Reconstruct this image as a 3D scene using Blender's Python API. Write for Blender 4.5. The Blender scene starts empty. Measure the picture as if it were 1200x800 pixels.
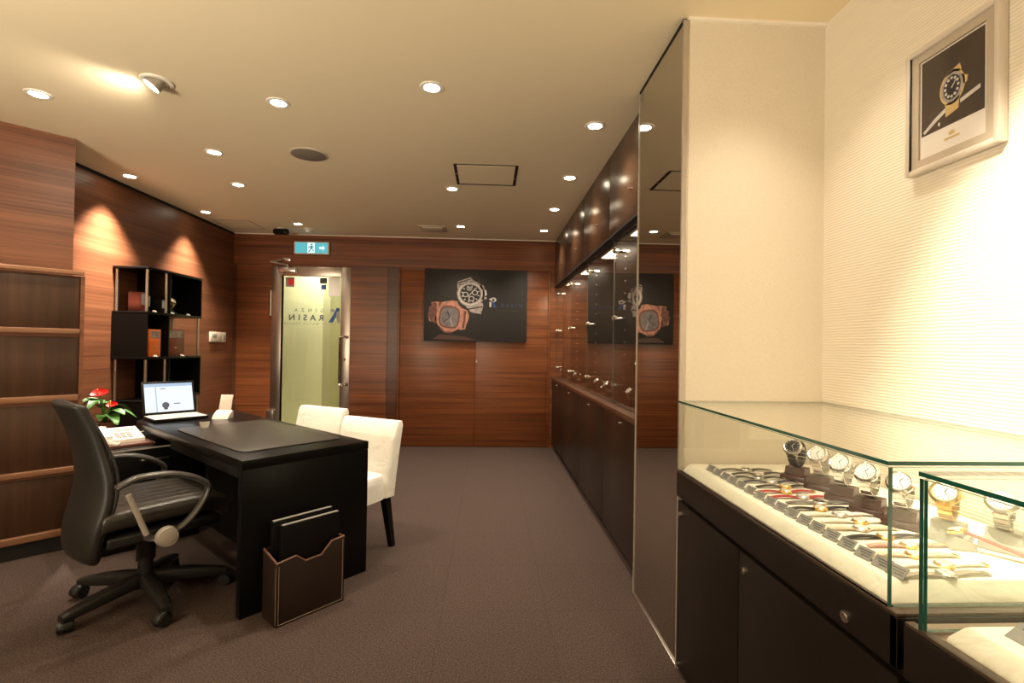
import bpy, bmesh, math, random
from mathutils import Vector, Matrix
random.seed(7)
sc = bpy.context.scene
COL = sc.collection
PI = math.pi
R = math.radians

# ------------------------------------------------------------------ materials
def mat(name):
    m = bpy.data.materials.new(name); m.use_nodes = True
    nt = m.node_tree
    return m, nt, nt.nodes['Principled BSDF'], nt.nodes['Material Output']

def plain(name, col, rough=0.5, metal=0.0, spec=0.5, bump=0.0, bscale=200.0, var=0.0):
    m, nt, b, o = mat(name)
    b.inputs['Base Color'].default_value = (*col, 1)
    b.inputs['Roughness'].default_value = rough
    b.inputs['Metallic'].default_value = metal
    b.inputs['Specular IOR Level'].default_value = spec
    tc = nt.nodes.new('ShaderNodeTexCoord')
    nz = nt.nodes.new('ShaderNodeTexNoise'); nz.inputs['Scale'].default_value = bscale; nz.inputs['Detail'].default_value = 3
    nt.links.new(tc.outputs['Object'], nz.inputs['Vector'])
    if bump:
        bp = nt.nodes.new('ShaderNodeBump'); bp.inputs['Strength'].default_value = bump; bp.inputs['Distance'].default_value = 0.002
        nt.links.new(nz.outputs['Fac'], bp.inputs['Height']); nt.links.new(bp.outputs['Normal'], b.inputs['Normal'])
    if var:
        rp = nt.nodes.new('ShaderNodeValToRGB')
        rp.color_ramp.elements[0].color = (*[c*(1-var) for c in col], 1); rp.color_ramp.elements[0].position = .3
        rp.color_ramp.elements[1].color = (*[min(1, c*(1+var)) for c in col], 1); rp.color_ramp.elements[1].position = .7
        nt.links.new(nz.outputs['Fac'], rp.inputs['Fac']); nt.links.new(rp.outputs['Color'], b.inputs['Base Color'])
    return m

def wood(name, dark, light, scale=(.9, .9, 85), rough=0.38, spec=0.4, big=.42, coat=0.0):
    m, nt, b, o = mat(name)
    tc = nt.nodes.new('ShaderNodeTexCoord')
    mp = nt.nodes.new('ShaderNodeMapping'); mp.inputs['Scale'].default_value = scale
    nt.links.new(tc.outputs['Object'], mp.inputs['Vector'])
    n1 = nt.nodes.new('ShaderNodeTexNoise'); n1.inputs['Scale'].default_value = 1.0; n1.inputs['Detail'].default_value = 6; n1.inputs['Roughness'].default_value = .65
    nt.links.new(mp.outputs['Vector'], n1.inputs['Vector'])
    mp2 = nt.nodes.new('ShaderNodeMapping'); mp2.inputs['Scale'].default_value = tuple(s*(.22 if s > 5 else .5) for s in scale)
    nt.links.new(tc.outputs['Object'], mp2.inputs['Vector'])
    n2 = nt.nodes.new('ShaderNodeTexNoise'); n2.inputs['Scale'].default_value = 1.0; n2.inputs['Detail'].default_value = 2
    nt.links.new(mp2.outputs['Vector'], n2.inputs['Vector'])
    mx = nt.nodes.new('ShaderNodeMix'); mx.data_type = 'FLOAT'; mx.inputs[0].default_value = big
    nt.links.new(n1.outputs['Fac'], mx.inputs[2]); nt.links.new(n2.outputs['Fac'], mx.inputs[3])
    rp = nt.nodes.new('ShaderNodeValToRGB')
    rp.color_ramp.elements[0].position = .33; rp.color_ramp.elements[0].color = (*dark, 1)
    rp.color_ramp.elements[1].position = .66; rp.color_ramp.elements[1].color = (*light, 1)
    nt.links.new(mx.outputs[0], rp.inputs['Fac']); nt.links.new(rp.outputs['Color'], b.inputs['Base Color'])
    b.inputs['Roughness'].default_value = rough; b.inputs['Specular IOR Level'].default_value = spec
    b.inputs['Coat Weight'].default_value = coat; b.inputs['Coat Roughness'].default_value = .18
    return m

def emit(name, col, strength):
    m, nt, b, o = mat(name)
    b.inputs['Base Color'].default_value = (.02, .02, .02, 1)
    b.inputs['Emission Color'].default_value = (*col, 1); b.inputs['Emission Strength'].default_value = strength
    return m

def glass(name, tint, f0=.04, gloss=1.0):
    # clear pane: straight transmission plus a Fresnel reflection (Schlick)
    m, nt, b, o = mat(name); nt.nodes.remove(b)
    tr = nt.nodes.new('ShaderNodeBsdfTransparent'); tr.inputs['Color'].default_value = (*tint, 1)
    gl = nt.nodes.new('ShaderNodeBsdfGlossy'); gl.inputs['Roughness'].default_value = 0.0; gl.inputs['Color'].default_value = (gloss, gloss, gloss, 1)
    ge = nt.nodes.new('ShaderNodeNewGeometry')
    dt = nt.nodes.new('ShaderNodeVectorMath'); dt.operation = 'DOT_PRODUCT'
    nt.links.new(ge.outputs['Incoming'], dt.inputs[0]); nt.links.new(ge.outputs['Normal'], dt.inputs[1])
    def mth(op, a, c=None):
        n = nt.nodes.new('ShaderNodeMath'); n.operation = op
        for i, v in enumerate((a, c)):
            if v is None: continue
            if isinstance(v, (int, float)): n.inputs[i].default_value = v
            else: nt.links.new(v, n.inputs[i])
        return n.outputs[0]
    ab = mth('ABSOLUTE', dt.outputs['Value']); s = mth('SUBTRACT', 1.0, ab); p5 = mth('POWER', s, 5.0)
    fr = mth('ADD', mth('MULTIPLY', p5, 1 - f0), f0)
    mx = nt.nodes.new('ShaderNodeMixShader')
    nt.links.new(fr, mx.inputs[0]); nt.links.new(tr.outputs[0], mx.inputs[1]); nt.links.new(gl.outputs[0], mx.inputs[2])
    nt.links.new(mx.outputs[0], o.inputs['Surface'])
    return m

def carpet_mat():
    m, nt, b, o = mat('carpet')
    tc = nt.nodes.new('ShaderNodeTexCoord')
    nz = nt.nodes.new('ShaderNodeTexNoise'); nz.inputs['Scale'].default_value = 150; nz.inputs['Detail'].default_value = 4; nz.inputs['Roughness'].default_value = .8
    nt.links.new(tc.outputs['Object'], nz.inputs['Vector'])
    rp = nt.nodes.new('ShaderNodeValToRGB')
    rp.color_ramp.elements[0].position = .35; rp.color_ramp.elements[0].color = (.017, .0125, .0115, 1)
    rp.color_ramp.elements[1].position = .65; rp.color_ramp.elements[1].color = (.118, .080, .068, 1)
    nt.links.new(nz.outputs['Fac'], rp.inputs['Fac'])
    br = nt.nodes.new('ShaderNodeTexBrick'); br.offset = 0; br.inputs['Scale'].default_value = 1
    br.inputs['Brick Width'].default_value = .5; br.inputs['Row Height'].default_value = .5; br.inputs['Mortar Size'].default_value = .0022
    br.inputs['Color1'].default_value = (1, 1, 1, 1); br.inputs['Color2'].default_value = (.97, .97, .97, 1); br.inputs['Mortar'].default_value = (.80, .80, .80, 1)
    mp = nt.nodes.new('ShaderNodeMapping'); mp.inputs['Location'].default_value = (.2, .1, 0)
    nt.links.new(tc.outputs['Object'], mp.inputs['Vector']); nt.links.new(mp.outputs['Vector'], br.inputs['Vector'])
    mx = nt.nodes.new('ShaderNodeMix'); mx.data_type = 'RGBA'; mx.blend_type = 'MULTIPLY'; mx.inputs[0].default_value = 1
    nt.links.new(rp.outputs['Color'], mx.inputs[6]); nt.links.new(br.outputs['Color'], mx.inputs[7])
    nt.links.new(mx.outputs[2], b.inputs['Base Color'])
    b.inputs['Roughness'].default_value = .95; b.inputs['Specular IOR Level'].default_value = .1
    bp = nt.nodes.new('ShaderNodeBump'); bp.inputs['Strength'].default_value = .6; bp.inputs['Distance'].default_value = .004
    nt.links.new(nz.outputs['Fac'], bp.inputs['Height']); nt.links.new(bp.outputs['Normal'], b.inputs['Normal'])
    return m

def wallpaper(name, col, period, dist, strength, fine=False):
    m, nt, b, o = mat(name)
    tc = nt.nodes.new('ShaderNodeTexCoord')
    mp = nt.nodes.new('ShaderNodeMapping'); mp.inputs['Scale'].default_value = (1, 1, 1)
    nt.links.new(tc.outputs['Object'], mp.inputs['Vector'])
    wv = nt.nodes.new('ShaderNodeTexWave'); wv.wave_type = 'BANDS'; wv.bands_direction = 'Z'; wv.wave_profile = 'SIN'
    wv.inputs['Scale'].default_value = 2*PI/(20*period); wv.inputs['Distortion'].default_value = dist
    wv.inputs['Detail'].default_value = 2; wv.inputs['Detail Scale'].default_value = 14/(2*PI/(20*period))*1.5
    nt.links.new(mp.outputs['Vector'], wv.inputs['Vector'])
    h = wv.outputs['Fac']
    if fine:
        nz = nt.nodes.new('ShaderNodeTexNoise'); nz.inputs['Scale'].default_value = 160; nz.inputs['Detail'].default_value = 2
        nt.links.new(tc.outputs['Object'], nz.inputs['Vector'])
        h = nz.outputs['Fac']
    rp = nt.nodes.new('ShaderNodeValToRGB')
    rp.color_ramp.elements[0].color = (*[c*.9 for c in col], 1); rp.color_ramp.elements[1].color = (*[min(1, c*1.05) for c in col], 1)
    nt.links.new(h, rp.inputs['Fac']); nt.links.new(rp.outputs['Color'], b.inputs['Base Color'])
    bp = nt.nodes.new('ShaderNodeBump'); bp.inputs['Strength'].default_value = strength; bp.inputs['Distance'].default_value = .003
    nt.links.new(h, bp.inputs['Height']); nt.links.new(bp.outputs['Normal'], b.inputs['Normal'])
    b.inputs['Roughness'].default_value = .75; b.inputs['Specular IOR Level'].default_value = .25
    return m

def leather(name, col, rough=.45, rib=False):
    m, nt, b, o = mat(name)
    b.inputs['Base Color'].default_value = (*col, 1); b.inputs['Roughness'].default_value = rough; b.inputs['Specular IOR Level'].default_value = .45
    tc = nt.nodes.new('ShaderNodeTexCoord')
    vo = nt.nodes.new('ShaderNodeTexVoronoi'); vo.inputs['Scale'].default_value = 260
    nt.links.new(tc.outputs['Object'], vo.inputs['Vector'])
    bp = nt.nodes.new('ShaderNodeBump'); bp.inputs['Strength'].default_value = .12; bp.inputs['Distance'].default_value = .002
    nt.links.new(vo.outputs['Distance'], bp.inputs['Height'])
    out = bp.outputs['Normal']
    if rib:
        wv = nt.nodes.new('ShaderNodeTexWave'); wv.bands_direction = 'Y'; wv.inputs['Scale'].default_value = 4.5; wv.inputs['Distortion'].default_value = .6
        nt.links.new(tc.outputs['Object'], wv.inputs['Vector'])
        b2 = nt.nodes.new('ShaderNodeBump'); b2.inputs['Strength'].default_value = .3; b2.inputs['Distance'].default_value = .010
        nt.links.new(wv.outputs['Fac'], b2.inputs['Height']); nt.links.new(out, b2.inputs['Normal']); out = b2.outputs['Normal']
    nt.links.new(out, b.inputs['Normal'])
    return m

def cloth(name, col):
    m, nt, b, o = mat(name)
    b.inputs['Base Color'].default_value = (*col, 1); b.inputs['Roughness'].default_value = .85; b.inputs['Specular IOR Level'].default_value = .15
    tc = nt.nodes.new('ShaderNodeTexCoord')
    nz = nt.nodes.new('ShaderNodeTexNoise'); nz.inputs['Scale'].default_value = 7; nz.inputs['Detail'].default_value = 3; nz.inputs['Distortion'].default_value = 1.5
    nt.links.new(tc.outputs['Object'], nz.inputs['Vector'])
    bp = nt.nodes.new('ShaderNodeBump'); bp.inputs['Strength'].default_value = .35; bp.inputs['Distance'].default_value = .03
    nt.links.new(nz.outputs['Fac'], bp.inputs['Height']); nt.links.new(bp.outputs['Normal'], b.inputs['Normal'])
    return m

M = {}
M['wood'] = wood('red_brown_wood', (.075, .021, .007), (.285, .090, .029))
M['wood_recess'] = wood('recess_wood', (.06, .02, .009), (.13, .048, .022))
M['wood_left'] = wood('left_wall_wood', (.070, .022, .009), (.21, .080, .037), rough=.42)
M['drawer_wood'] = wood('drawer_front_wood', (.024, .010, .005), (.062, .027, .013), scale=(40, 40, 1.2), rough=.4)
M['rail_wood'] = wood('rail_wood', (.14, .062, .032), (.24, .115, .062), rough=.3)
M['cab_gloss'] = wood('glossy_cabinet_wood', (.030, .014, .007), (.075, .034, .016), scale=(50, 50, 1.3), rough=.27, spec=.6)
M['cab_dark'] = wood('dark_cabinet_wood', (.012, .007, .005), (.024, .014, .009), scale=(45, 45, 1.2), rough=.32, spec=.4)
M['counter'] = wood('counter_wood', (.05, .022, .012), (.10, .045, .024), scale=(45, 2, 45), rough=.3)
M['case_dark'] = plain('case_espresso', (.010, .007, .005), .38, spec=.3, bump=.05, bscale=90)
M['black'] = plain('black_lacquer', (.004, .0036, .0032), .34, spec=.2, bump=.03, bscale=60)
M['black_matt'] = plain('black_matt', (.010, .009, .008), .6, spec=.3)
M['desk'] = plain('desk_black', (.004, .0036, .0032), .3, spec=.15, bump=.03, bscale=80)
M['pad'] = plain('desk_pad_leather', (.035, .029, .024), .42, spec=.4, bump=.15, bscale=120, var=.1)
M['plastic'] = plain('black_plastic', (.014, .013, .012), .4, spec=.4, bump=.04, bscale=300)
M['arm'] = plain('arm_urethane', (.040, .034, .029), .36, spec=.5, bump=.04, bscale=300)
M['leather'] = leather('chair_leather', (.014, .012, .010), .45)
M['leather_rib'] = leather('chair_leather_seat', (.022, .018, .014), .34, True)
M['leather_brown'] = leather('brown_box_leather', (.015, .007, .004), .5)
M['folder'] = leather('folder_leather', (.10, .035, .022), .45)
M['stitch'] = plain('stitch', (.30, .20, .14), .7)
M['edge_leather'] = leather('edge_leather', (.13, .055, .03), .45)
M['steel'] = plain('brushed_steel', (.62, .58, .53), .28, 1.0, bump=.02)
M['steel_door'] = plain('door_steel', (.42, .36, .31), .34, 1.0, bump=.02)
M['chrome'] = plain('chrome', (.82, .80, .77), .08, 1.0)
M['alu'] = plain('silver_paint', (.45, .40, .34), .35, .4)
M['gold'] = plain('gold_metal', (.85, .58, .22), .22, 1.0)
M['rose'] = plain('print_rose', (.45, .20, .14), .5, var=.35, bscale=30)
M['rose_d'] = plain('print_rose_dark', (.15, .05, .035), .5, var=.4, bscale=40)
M['carpet'] = carpet_mat()
M['ceiling'] = plain('ceiling_paint', (.81, .70, .50), .9, spec=.15, bump=.05, bscale=50)
M['paper'] = wallpaper('ripple_wallpaper', (.76, .69, .57), .0105, 2.2, .28)
M['paper_fine'] = wallpaper('fine_wallpaper', (.70, .63, .52), .0075, 2.0, .3, True)
M['white_trim'] = plain('white_trim', (.85, .80, .70), .5)
M['shop_white'] = plain('shop_white', (.80, .74, .64), .85)
M['cloth'] = cloth('chair_slipcover', (.86, .83, .76))
M['cushion'] = cloth('cushion_cloth', (.80, .75, .63))
M['white_plastic'] = plain('white_plastic', (.78, .74, .68), .4)
M['cream_plastic'] = plain('cream_plastic', (.62, .54, .42), .45)
M['grey_plastic'] = plain('grey_plastic', (.25, .23, .21), .5)
M['mirror'] = plain('mirror_silver', (.60, .57, .50), .015, 1.0)
M['glass'] = glass('showcase_glass', (.985, 1, .99))
M['glass_niche'] = glass('niche_glass', (.90, .90, .88), .05)
M['glass_door'] = glass('door_glass', (.93, .97, .92), .04)
M['acrylic'] = glass('acrylic', (.93, .94, .93), .06)
M['frame_glass'] = glass('picture_glass', (.98, .98, .98), .03, .6)
M['glass_edge'] = plain('glass_edge_green', (.012, .085, .060), .12, spec=.7)
M['niche_back'] = wood('niche_back_wood', (.018, .010, .006), (.040, .021, .012), scale=(45, 45, 1.2), rough=.25)
M['tag'] = plain('tag_grey', (.23, .22, .20), .5, var=.12, bscale=60)
M['ink'] = plain('ink', (.02, .02, .02), .6)
M['stand_base'] = plain('stand_base_brown', (.055, .022, .014), .35)
M['stand_grey'] = plain('stand_grey', (.36, .34, .30), .4)
M['canvas'] = plain('canvas_dark', (.017, .014, .012), .6, bump=.1, bscale=300, var=.15)
M['canvas_edge'] = plain('canvas_edge', (.02, .02, .021), .6)
M['p_silver'] = plain('print_silver', (.36, .31, .29), .5, var=.35, bscale=40)
M['p_white'] = plain('print_white', (.62, .58, .55), .5)
M['p_black'] = plain('print_black', (.010, .010, .010), .5)
M['p_grey'] = plain('print_grey', (.17, .145, .15), .5, var=.3, bscale=12)
M['p_blue'] = plain('print_blue', (.02, .07, .22), .5)
M['p_dimblue'] = plain('print_dim_blue', (.025, .045, .11), .5)
M['p_red'] = plain('print_dark_red', (.055, .017, .012), .5)
M['p_gold'] = plain('print_gold', (.60, .42, .18), .45)
M['p_brown'] = plain('print_brown', (.042, .026, .017), .5, var=.4, bscale=6)
M['mat_board'] = plain('mat_board', (.52, .44, .34), .7)
M['print_paper'] = plain('print_paper', (.80, .74, .68), .6)
M['letter_blue'] = plain('lettering_blue', (.05, .07, .11), .5)
M['niche_edge'] = plain('niche_glass_edge', (.10, .095, .08), .2)
M['red'] = plain('red_sticker', (.65, .02, .02), .5)
M['green_leaf'] = plain('leaf_green', (.045, .14, .02), .4, var=.5, bscale=14)
M['flower'] = plain('flower_red', (.55, .008, .008), .3)
M['spadix'] = plain('spadix', (.7, .45, .1), .6)
M['pot'] = plain('pot_terracotta', (.22, .08, .04), .6)
M['soil'] = plain('soil', (.03, .02, .012), .9)
M['orange_box'] = wood('orange_box', (.42, .085, .015), (.60, .14, .03), scale=(3, 3, 60), rough=.3)
M['red_box'] = wood('dark_red_box', (.085, .018, .012), (.15, .035, .02), scale=(3, 3, 60), rough=.3)
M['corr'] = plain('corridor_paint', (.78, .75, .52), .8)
M['corr_d'] = plain('corridor_wall_darker', (.50, .46, .29), .8)  # darker tone of the corridor colour for the recessed walls
M['lens'] = emit('lamp_lens', (1, .86, .62), 38)
M['lens_spot'] = emit('spot_lens', (1, .88, .66), 45)
M['niche_lamp'] = emit('niche_lamp', (1, .82, .55), 9)
M['screen'] = emit('screen_white', (.86, .94, 1.0), 1.0)
M['screen_blue'] = emit('screen_blue', (.45, .62, .85), .9)
M['screen_dark'] = emit('screen_dark', (.08, .10, .16), .6)
M['exit_teal'] = emit('exit_teal', (.10, .50, .55), 1.0)
M['exit_white'] = emit('exit_white', (.75, .98, 1.0), 1.2)
M['exit_dark'] = emit('exit_dark', (.02, .22, .25), .9)
M['dark_void'] = plain('dark_gap', (.004, .004, .004), .8)
STR = {}
for nm, c in dict(black=(.016, .014, .013), navy=(.02, .022, .05), red=(.40, .03, .03), grey=(.17, .15, .14), white=(.72, .68, .62), pink=(.60, .33, .26), cream=(.62, .52, .38), brown=(.12, .05, .03), rust=(.36, .06, .045)).items():
    STR[nm] = plain('strap_'+nm, c, .5)

# ------------------------------------------------------------------ mesh builder
class MB:
    def __init__(s): s.bm = bmesh.new(); s.mats = []
    def mi(s, m):
        if m is None: return 0
        if m not in s.mats: s.mats.append(m)
        return s.mats.index(m)
    def _fin(s, verts, X, m):
        if X is not None: bmesh.ops.transform(s.bm, matrix=X, verts=verts)
        if m is not None:
            i = s.mi(m); vs = set(verts)
            for f in {f for v in verts for f in v.link_faces}:
                f.material_index = i
    def box(s, x0, x1, y0, y1, z0, z1, bev=0.0, seg=2, X=None, m=None):
        r = bmesh.ops.create_cube(s.bm, size=1)
        T = Matrix.Translation(((x0+x1)/2, (y0+y1)/2, (z0+z1)/2)) @ Matrix.Diagonal((abs(x1-x0), abs(y1-y0), abs(z1-z0), 1))
        bmesh.ops.transform(s.bm, matrix=T, verts=r['verts'])
        vs = r['verts']
        if bev:
            es = list({e for v in vs for e in v.link_edges})
            q = bmesh.ops.bevel(s.bm, geom=es, offset=bev, segments=seg, affect='EDGES', profile=.5)
            vs = list({v for f in q['faces'] for v in f.verts} | {v for v in vs if v.is_valid})
        s._fin(vs, X, m); return s
    def prism(s, pts, ax, a, b, bev=0.0, X=None, m=None):
        # polygon pts in the plane normal to axis ax ('x','y','z'), extruded from a to b
        def P(p, t):
            return {'x': (t, p[0], p[1]), 'y': (p[0], t, p[1]), 'z': (p[0], p[1], t)}[ax]
        v0 = [s.bm.verts.new(P(p, a)) for p in pts]; v1 = [s.bm.verts.new(P(p, b)) for p in pts]
        n = len(pts)
        fs = [s.bm.faces.new(v0[::-1]), s.bm.faces.new(v1)]
        for i in range(n): fs.append(s.bm.faces.new((v0[i], v0[(i+1) % n], v1[(i+1) % n], v1[i])))
        bmesh.ops.recalc_face_normals(s.bm, faces=fs)
        vs = v0+v1
        if bev:
            es = list({e for f in fs[:2] for e in f.edges})
            q = bmesh.ops.bevel(s.bm, geom=es, offset=bev, segments=2, affect='EDGES', profile=.5)
            vs = list({v for f in q['faces'] for v in f.verts} | {v for v in vs if v.is_valid})
        s._fin(vs, X, m); return s
    def cyl(s, p0, p1, r0, r1=None, n=20, X=None, m=None):
        r1 = r0 if r1 is None else r1
        p0, p1 = Vector(p0), Vector(p1); d = p1-p0
        q = bmesh.ops.create_cone(s.bm, cap_ends=True, segments=n, radius1=r0, radius2=r1, depth=d.length)
        T = Matrix.Translation((p0+p1)/2) @ d.to_track_quat('Z', 'Y').to_matrix().to_4x4()
        bmesh.ops.transform(s.bm, matrix=T, verts=q['verts'])
        s._fin(q['verts'], X, m); return s
    def sph(s, c, r, sc3=(1, 1, 1), n=16, X=None, m=None):
        q = bmesh.ops.create_uvsphere(s.bm, u_segments=n, v_segments=max(6, n//2), radius=r)
        bmesh.ops.transform(s.bm, matrix=Matrix.Translation(c) @ Matrix.Diagonal((*sc3, 1)), verts=q['verts'])
        s._fin(q['verts'], X, m); return s
    def loft(s, rings, cap=True, closed=True, X=None, m=None):
        vr = [[s.bm.verts.new(p) for p in r] for r in rings]; n = len(rings[0]); fs = []
        for a, b in zip(vr, vr[1:]):
            for i in range(n if closed else n-1):
                fs.append(s.bm.faces.new((a[i], a[(i+1) % n], b[(i+1) % n], b[i])))
        if cap: fs += [s.bm.faces.new(vr[0][::-1]), s.bm.faces.new(vr[-1])]
        bmesh.ops.recalc_face_normals(s.bm, faces=fs)
        s._fin([v for r in vr for v in r], X, m); return s
    def lathe(s, prof, n=28, c=(0, 0, 0), X=None, m=None):
        rings = [[(c[0]+r*math.cos(2*PI*i/n), c[1]+r*math.sin(2*PI*i/n), c[2]+z) for i in range(n)] for r, z in prof]
        return s.loft(rings, True, True, X, m)
    def tube(s, pts, r, n=10, flat=1.0, closed=False, X=None, m=None):
        # round (or flattened) tube along a smooth path; r may be a list
        P = [Vector(p) for p in pts]; k = len(P); rings = []
        prev = None
        for i, p in enumerate(P):
            if closed: t = (P[(i+1) % k]-P[i-1]).normalized()
            else: t = (P[min(i+1, k-1)]-P[max(i-1, 0)]).normalized()
            if prev is None:
                a = Vector((0, 0, 1)) if abs(t.z) < .9 else Vector((1, 0, 0))
                nrm = (a - t*a.dot(t)).normalized()
            else: nrm = (prev - t*prev.dot(t)).normalized()
            prev = nrm; bn = t.cross(nrm); rr = r[i] if isinstance(r, (list, tuple)) else r
            rings.append([p + nrm*math.cos(2*PI*j/n)*rr + bn*math.sin(2*PI*j/n)*rr*flat for j in range(n)])
        if closed: rings.append(rings[0])
        return s.loft(rings, not closed, True, X, m)
    def obj(s, name, m, parent=None, X=None, ang=35, loc=None):
        me = bpy.data.meshes.new(name)
        bmesh.ops.remove_doubles(s.bm, verts=s.bm.verts, dist=1e-6)
        s.bm.to_mesh(me); s.bm.free()
        for p in me.polygons: p.use_smooth = True
        me.set_sharp_from_angle(angle=R(ang))
        ms = list(s.mats)
        if m is not None and (not ms or ms[0] is not m): ms = [m] + ms[1:]
        for q in ms: me.materials.append(q)
        o = bpy.data.objects.new(name, me); COL.objects.link(o)
        if X is not None: me.transform(X)
        if parent is not None: o.parent = parent
        if loc is not None: o.location = loc
        return o

def mbm(m):   # builder whose default material is m
    b = MB(); b.mats.append(m); return b
def bez(P, n=12):
    # Catmull-Rom through points
    P = [Vector(p) for p in P]; out = []
    Q = [P[0]*2-P[1]] + P + [P[-1]*2-P[-2]]
    for i in range(1, len(Q)-2):
        a, b, c, d = Q[i-1:i+3]
        for k in range(n):
            t = k/n
            out.append(.5*((2*b)+(c-a)*t+(2*a-5*b+4*c-d)*t*t+(3*b-a-3*c+d)*t**3))
    out.append(P[-1]); return out
def sup(n, a, b, e):
    out = []
    for i in range(n):
        t = 2*PI*i/n; c, s_ = math.cos(t), math.sin(t)
        out.append((a*math.copysign(abs(c)**(2/e), c), b*math.copysign(abs(s_)**(2/e), s_)))
    return out

def tag(o, label, cat, group=None):
    o['label'] = label; o['category'] = cat
    if group: o['group'] = group
    return o
def thing(name, label, cat, loc=(0, 0, 0), rz=0.0, group=None):
    o = bpy.data.objects.new(name, None); COL.objects.link(o); o.empty_display_size = .05
    o.location = loc; o.rotation_euler = (0, 0, rz)
    return tag(o, label, cat, group)
def struct(o): o['kind'] = 'structure'; return o
def copy_thing(root, loc, rz, label):
    r = root.copy(); COL.objects.link(r); r.location = loc; r.rotation_euler = (0, 0, rz); r['label'] = label
    for ch in list(root.children):
        c = ch.copy(); COL.objects.link(c); c.parent = r
        for g in list(ch.children):
            d = g.copy(); COL.objects.link(d); d.parent = c
    return r
def text(name, body, size, m, parent, X, mirror=False, sp=1.0, ext=.0006, bold=0.0):
    cu = bpy.data.curves.new(name, 'FONT'); cu.body = body; cu.size = size; cu.space_character = sp
    cu.extrude = ext; cu.align_x = 'CENTER'; cu.align_y = 'CENTER'; cu.offset = bold
    t = bpy.data.objects.new(name, cu); COL.objects.link(t)
    dg = bpy.context.evaluated_depsgraph_get()
    me = bpy.data.meshes.new_from_object(t.evaluated_get(dg))
    bpy.data.objects.remove(t, do_unlink=True); bpy.data.curves.remove(cu)
    me.name = name
    if mirror: me.transform(Matrix.Diagonal((-1, 1, 1, 1))); me.flip_normals()
    me.transform(X); me.materials.clear(); me.materials.append(m)
    o = bpy.data.objects.new(name, me); COL.objects.link(o)
    if parent is not None: o.parent = parent
    return o
ORD = ['first', 'second', 'third', 'fourth', 'fifth', 'sixth', 'seventh', 'eighth', 'ninth', 'tenth', 'eleventh', 'twelfth', 'thirteenth', 'fourteenth', 'fifteenth', 'sixteenth', 'seventeenth']

# ------------------------------------------------------------------ room constants
H = 2.6; YB = 6.268; XL = -3.125; XC = .826; XM = .77; YM = 1.964; XW = 1.355; YF = -2.2
D45 = Vector((.7071, .7071, 0))

# ------------------------------------------------------------------ setting
struct(mbm(M['carpet']).box(-5.2, 2.2, YF-.1, 6.35, -.1, 0).obj('floor', M['carpet']))
c = mbm(M['ceiling']).box(-5.2, 2.2, YF-.1, 6.5, H, H+.1).obj('ceiling', M['ceiling']); struct(c)

# back wall: body with the door opening, raised panels, dark recess strip
DX0, DX1, DZ = -2.66, -1.705, 2.205
w = mbm(M['wood'])
w.box(-3.3, DX0, YB, YB+.12, 0, H).box(DX1, 1.6, YB, YB+.12, 0, H).box(DX0, DX1, YB, YB+.12, DZ, H)
w.box(-3.3, DX0, YB-.012, YB, 2.222, H).box(DX0, 1.6, YB-.012, YB, 2.222, H)
w.box(-3.078, DX0, YB-.010, YB, 0, 2.214).box(DX1, -1.255, YB-.010, YB, 0, 2.214)
w.box(-1.252, -1.125, YB-.004, YB, 0, 2.22, m=M['wood_recess'])
w.box(-3.125, -3.082, YB-.006, YB, 0, 2.22, m=M['wood_recess'])
wb = struct(w.obj('wall_back', M['wood']))
# double closet door in the back wall
d2 = thing('door_2', 'x', 'x', (0, YB, 0)); [d2.pop(k, None) if hasattr(d2, 'pop') else None for k in ()]
for k in ('label', 'category'): del d2[k]
struct(d2)
f = mbm(M['wood'])
for x0, x1, z0, z1 in ((-1.118, -1.098, 0, 2.222), (.752, .772, 0, 2.222), (-1.098, .752, 2.204, 2.222)):
    f.box(x0, x1, -.020, 0, z0, z1, .002)
f.obj('door_frame', M['wood'], d2)
for x0, x1 in ((-1.092, -.160), (-.154, .746)):
    mbm(M['wood']).box(x0, x1, -.012, 0, .004, 2.199, .0015).obj('door_leaf', M['wood'], d2)
k = mbm(M['steel']).cyl((-.142, -.030, 1.065), (-.142, -.012, 1.065), .011).cyl((-.142, -.026, 1.085), (-.142, -.012, 1.085), .006)
k.obj('door_lock', M['steel'], d2)

# glass entrance door
d1 = bpy.data.objects.new('door_1', None); COL.objects.link(d1); d1.location = (0, YB, 0); struct(d1)
f = mbm(M['steel_door'])
f.box(DX0, DX0+.118, -.016, .05, 0, DZ, .003).box(DX1-.118, DX1, -.016, .05, 0, DZ, .003)
f.box(DX0+.118, DX1-.118, -.016, .05, 2.09, DZ, .003).box(DX0+.118, DX1-.118, -.016, .05, 0, .12, .003)
f.obj('door_frame', M['steel_door'], d1)
mbm(M['glass_door']).box(DX0+.11, DX1-.11, .012, .022, .1, 2.1).obj('glass_pane', M['glass_door'], d1)
hx = -1.815
h = mbm(M['chrome'])
h.tube(bez([(hx+.075, -.016, 1.345), (hx+.06, -.06, 1.35), (hx+.015, -.07, 1.345), (hx, -.07, 1.31), (hx, -.07, 1.05), (hx, -.07, .80), (hx+.015, -.07, .765), (hx+.06, -.06, .76), (hx+.075, -.016, .762)], 6), .013)
h.cyl((hx+.075, -.022, 1.345), (hx+.075, -.016, 1.345), .022).cyl((hx+.075, -.022, .762), (hx+.075, -.016, .762), .022)
h.obj('door_handle', M['chrome'], d1)
mbm(M['chrome']).cyl((-1.768, -.024, 1.07), (-1.768, -.016, 1.07), .018).cyl((-1.768, -.028, 1.07), (-1.768, -.024, 1.07), .009).obj('door_lock', M['chrome'], d1)
h = mbm(M['steel']).cyl((DX0-.008, -.024, 1.60), (DX0-.008, -.024, 1.90), .014)
for z in (1.6, 1.7, 1.8, 1.9): h.cyl((DX0-.008, -.024, z-.004), (DX0-.008, -.024, z+.004), .017)
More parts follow.
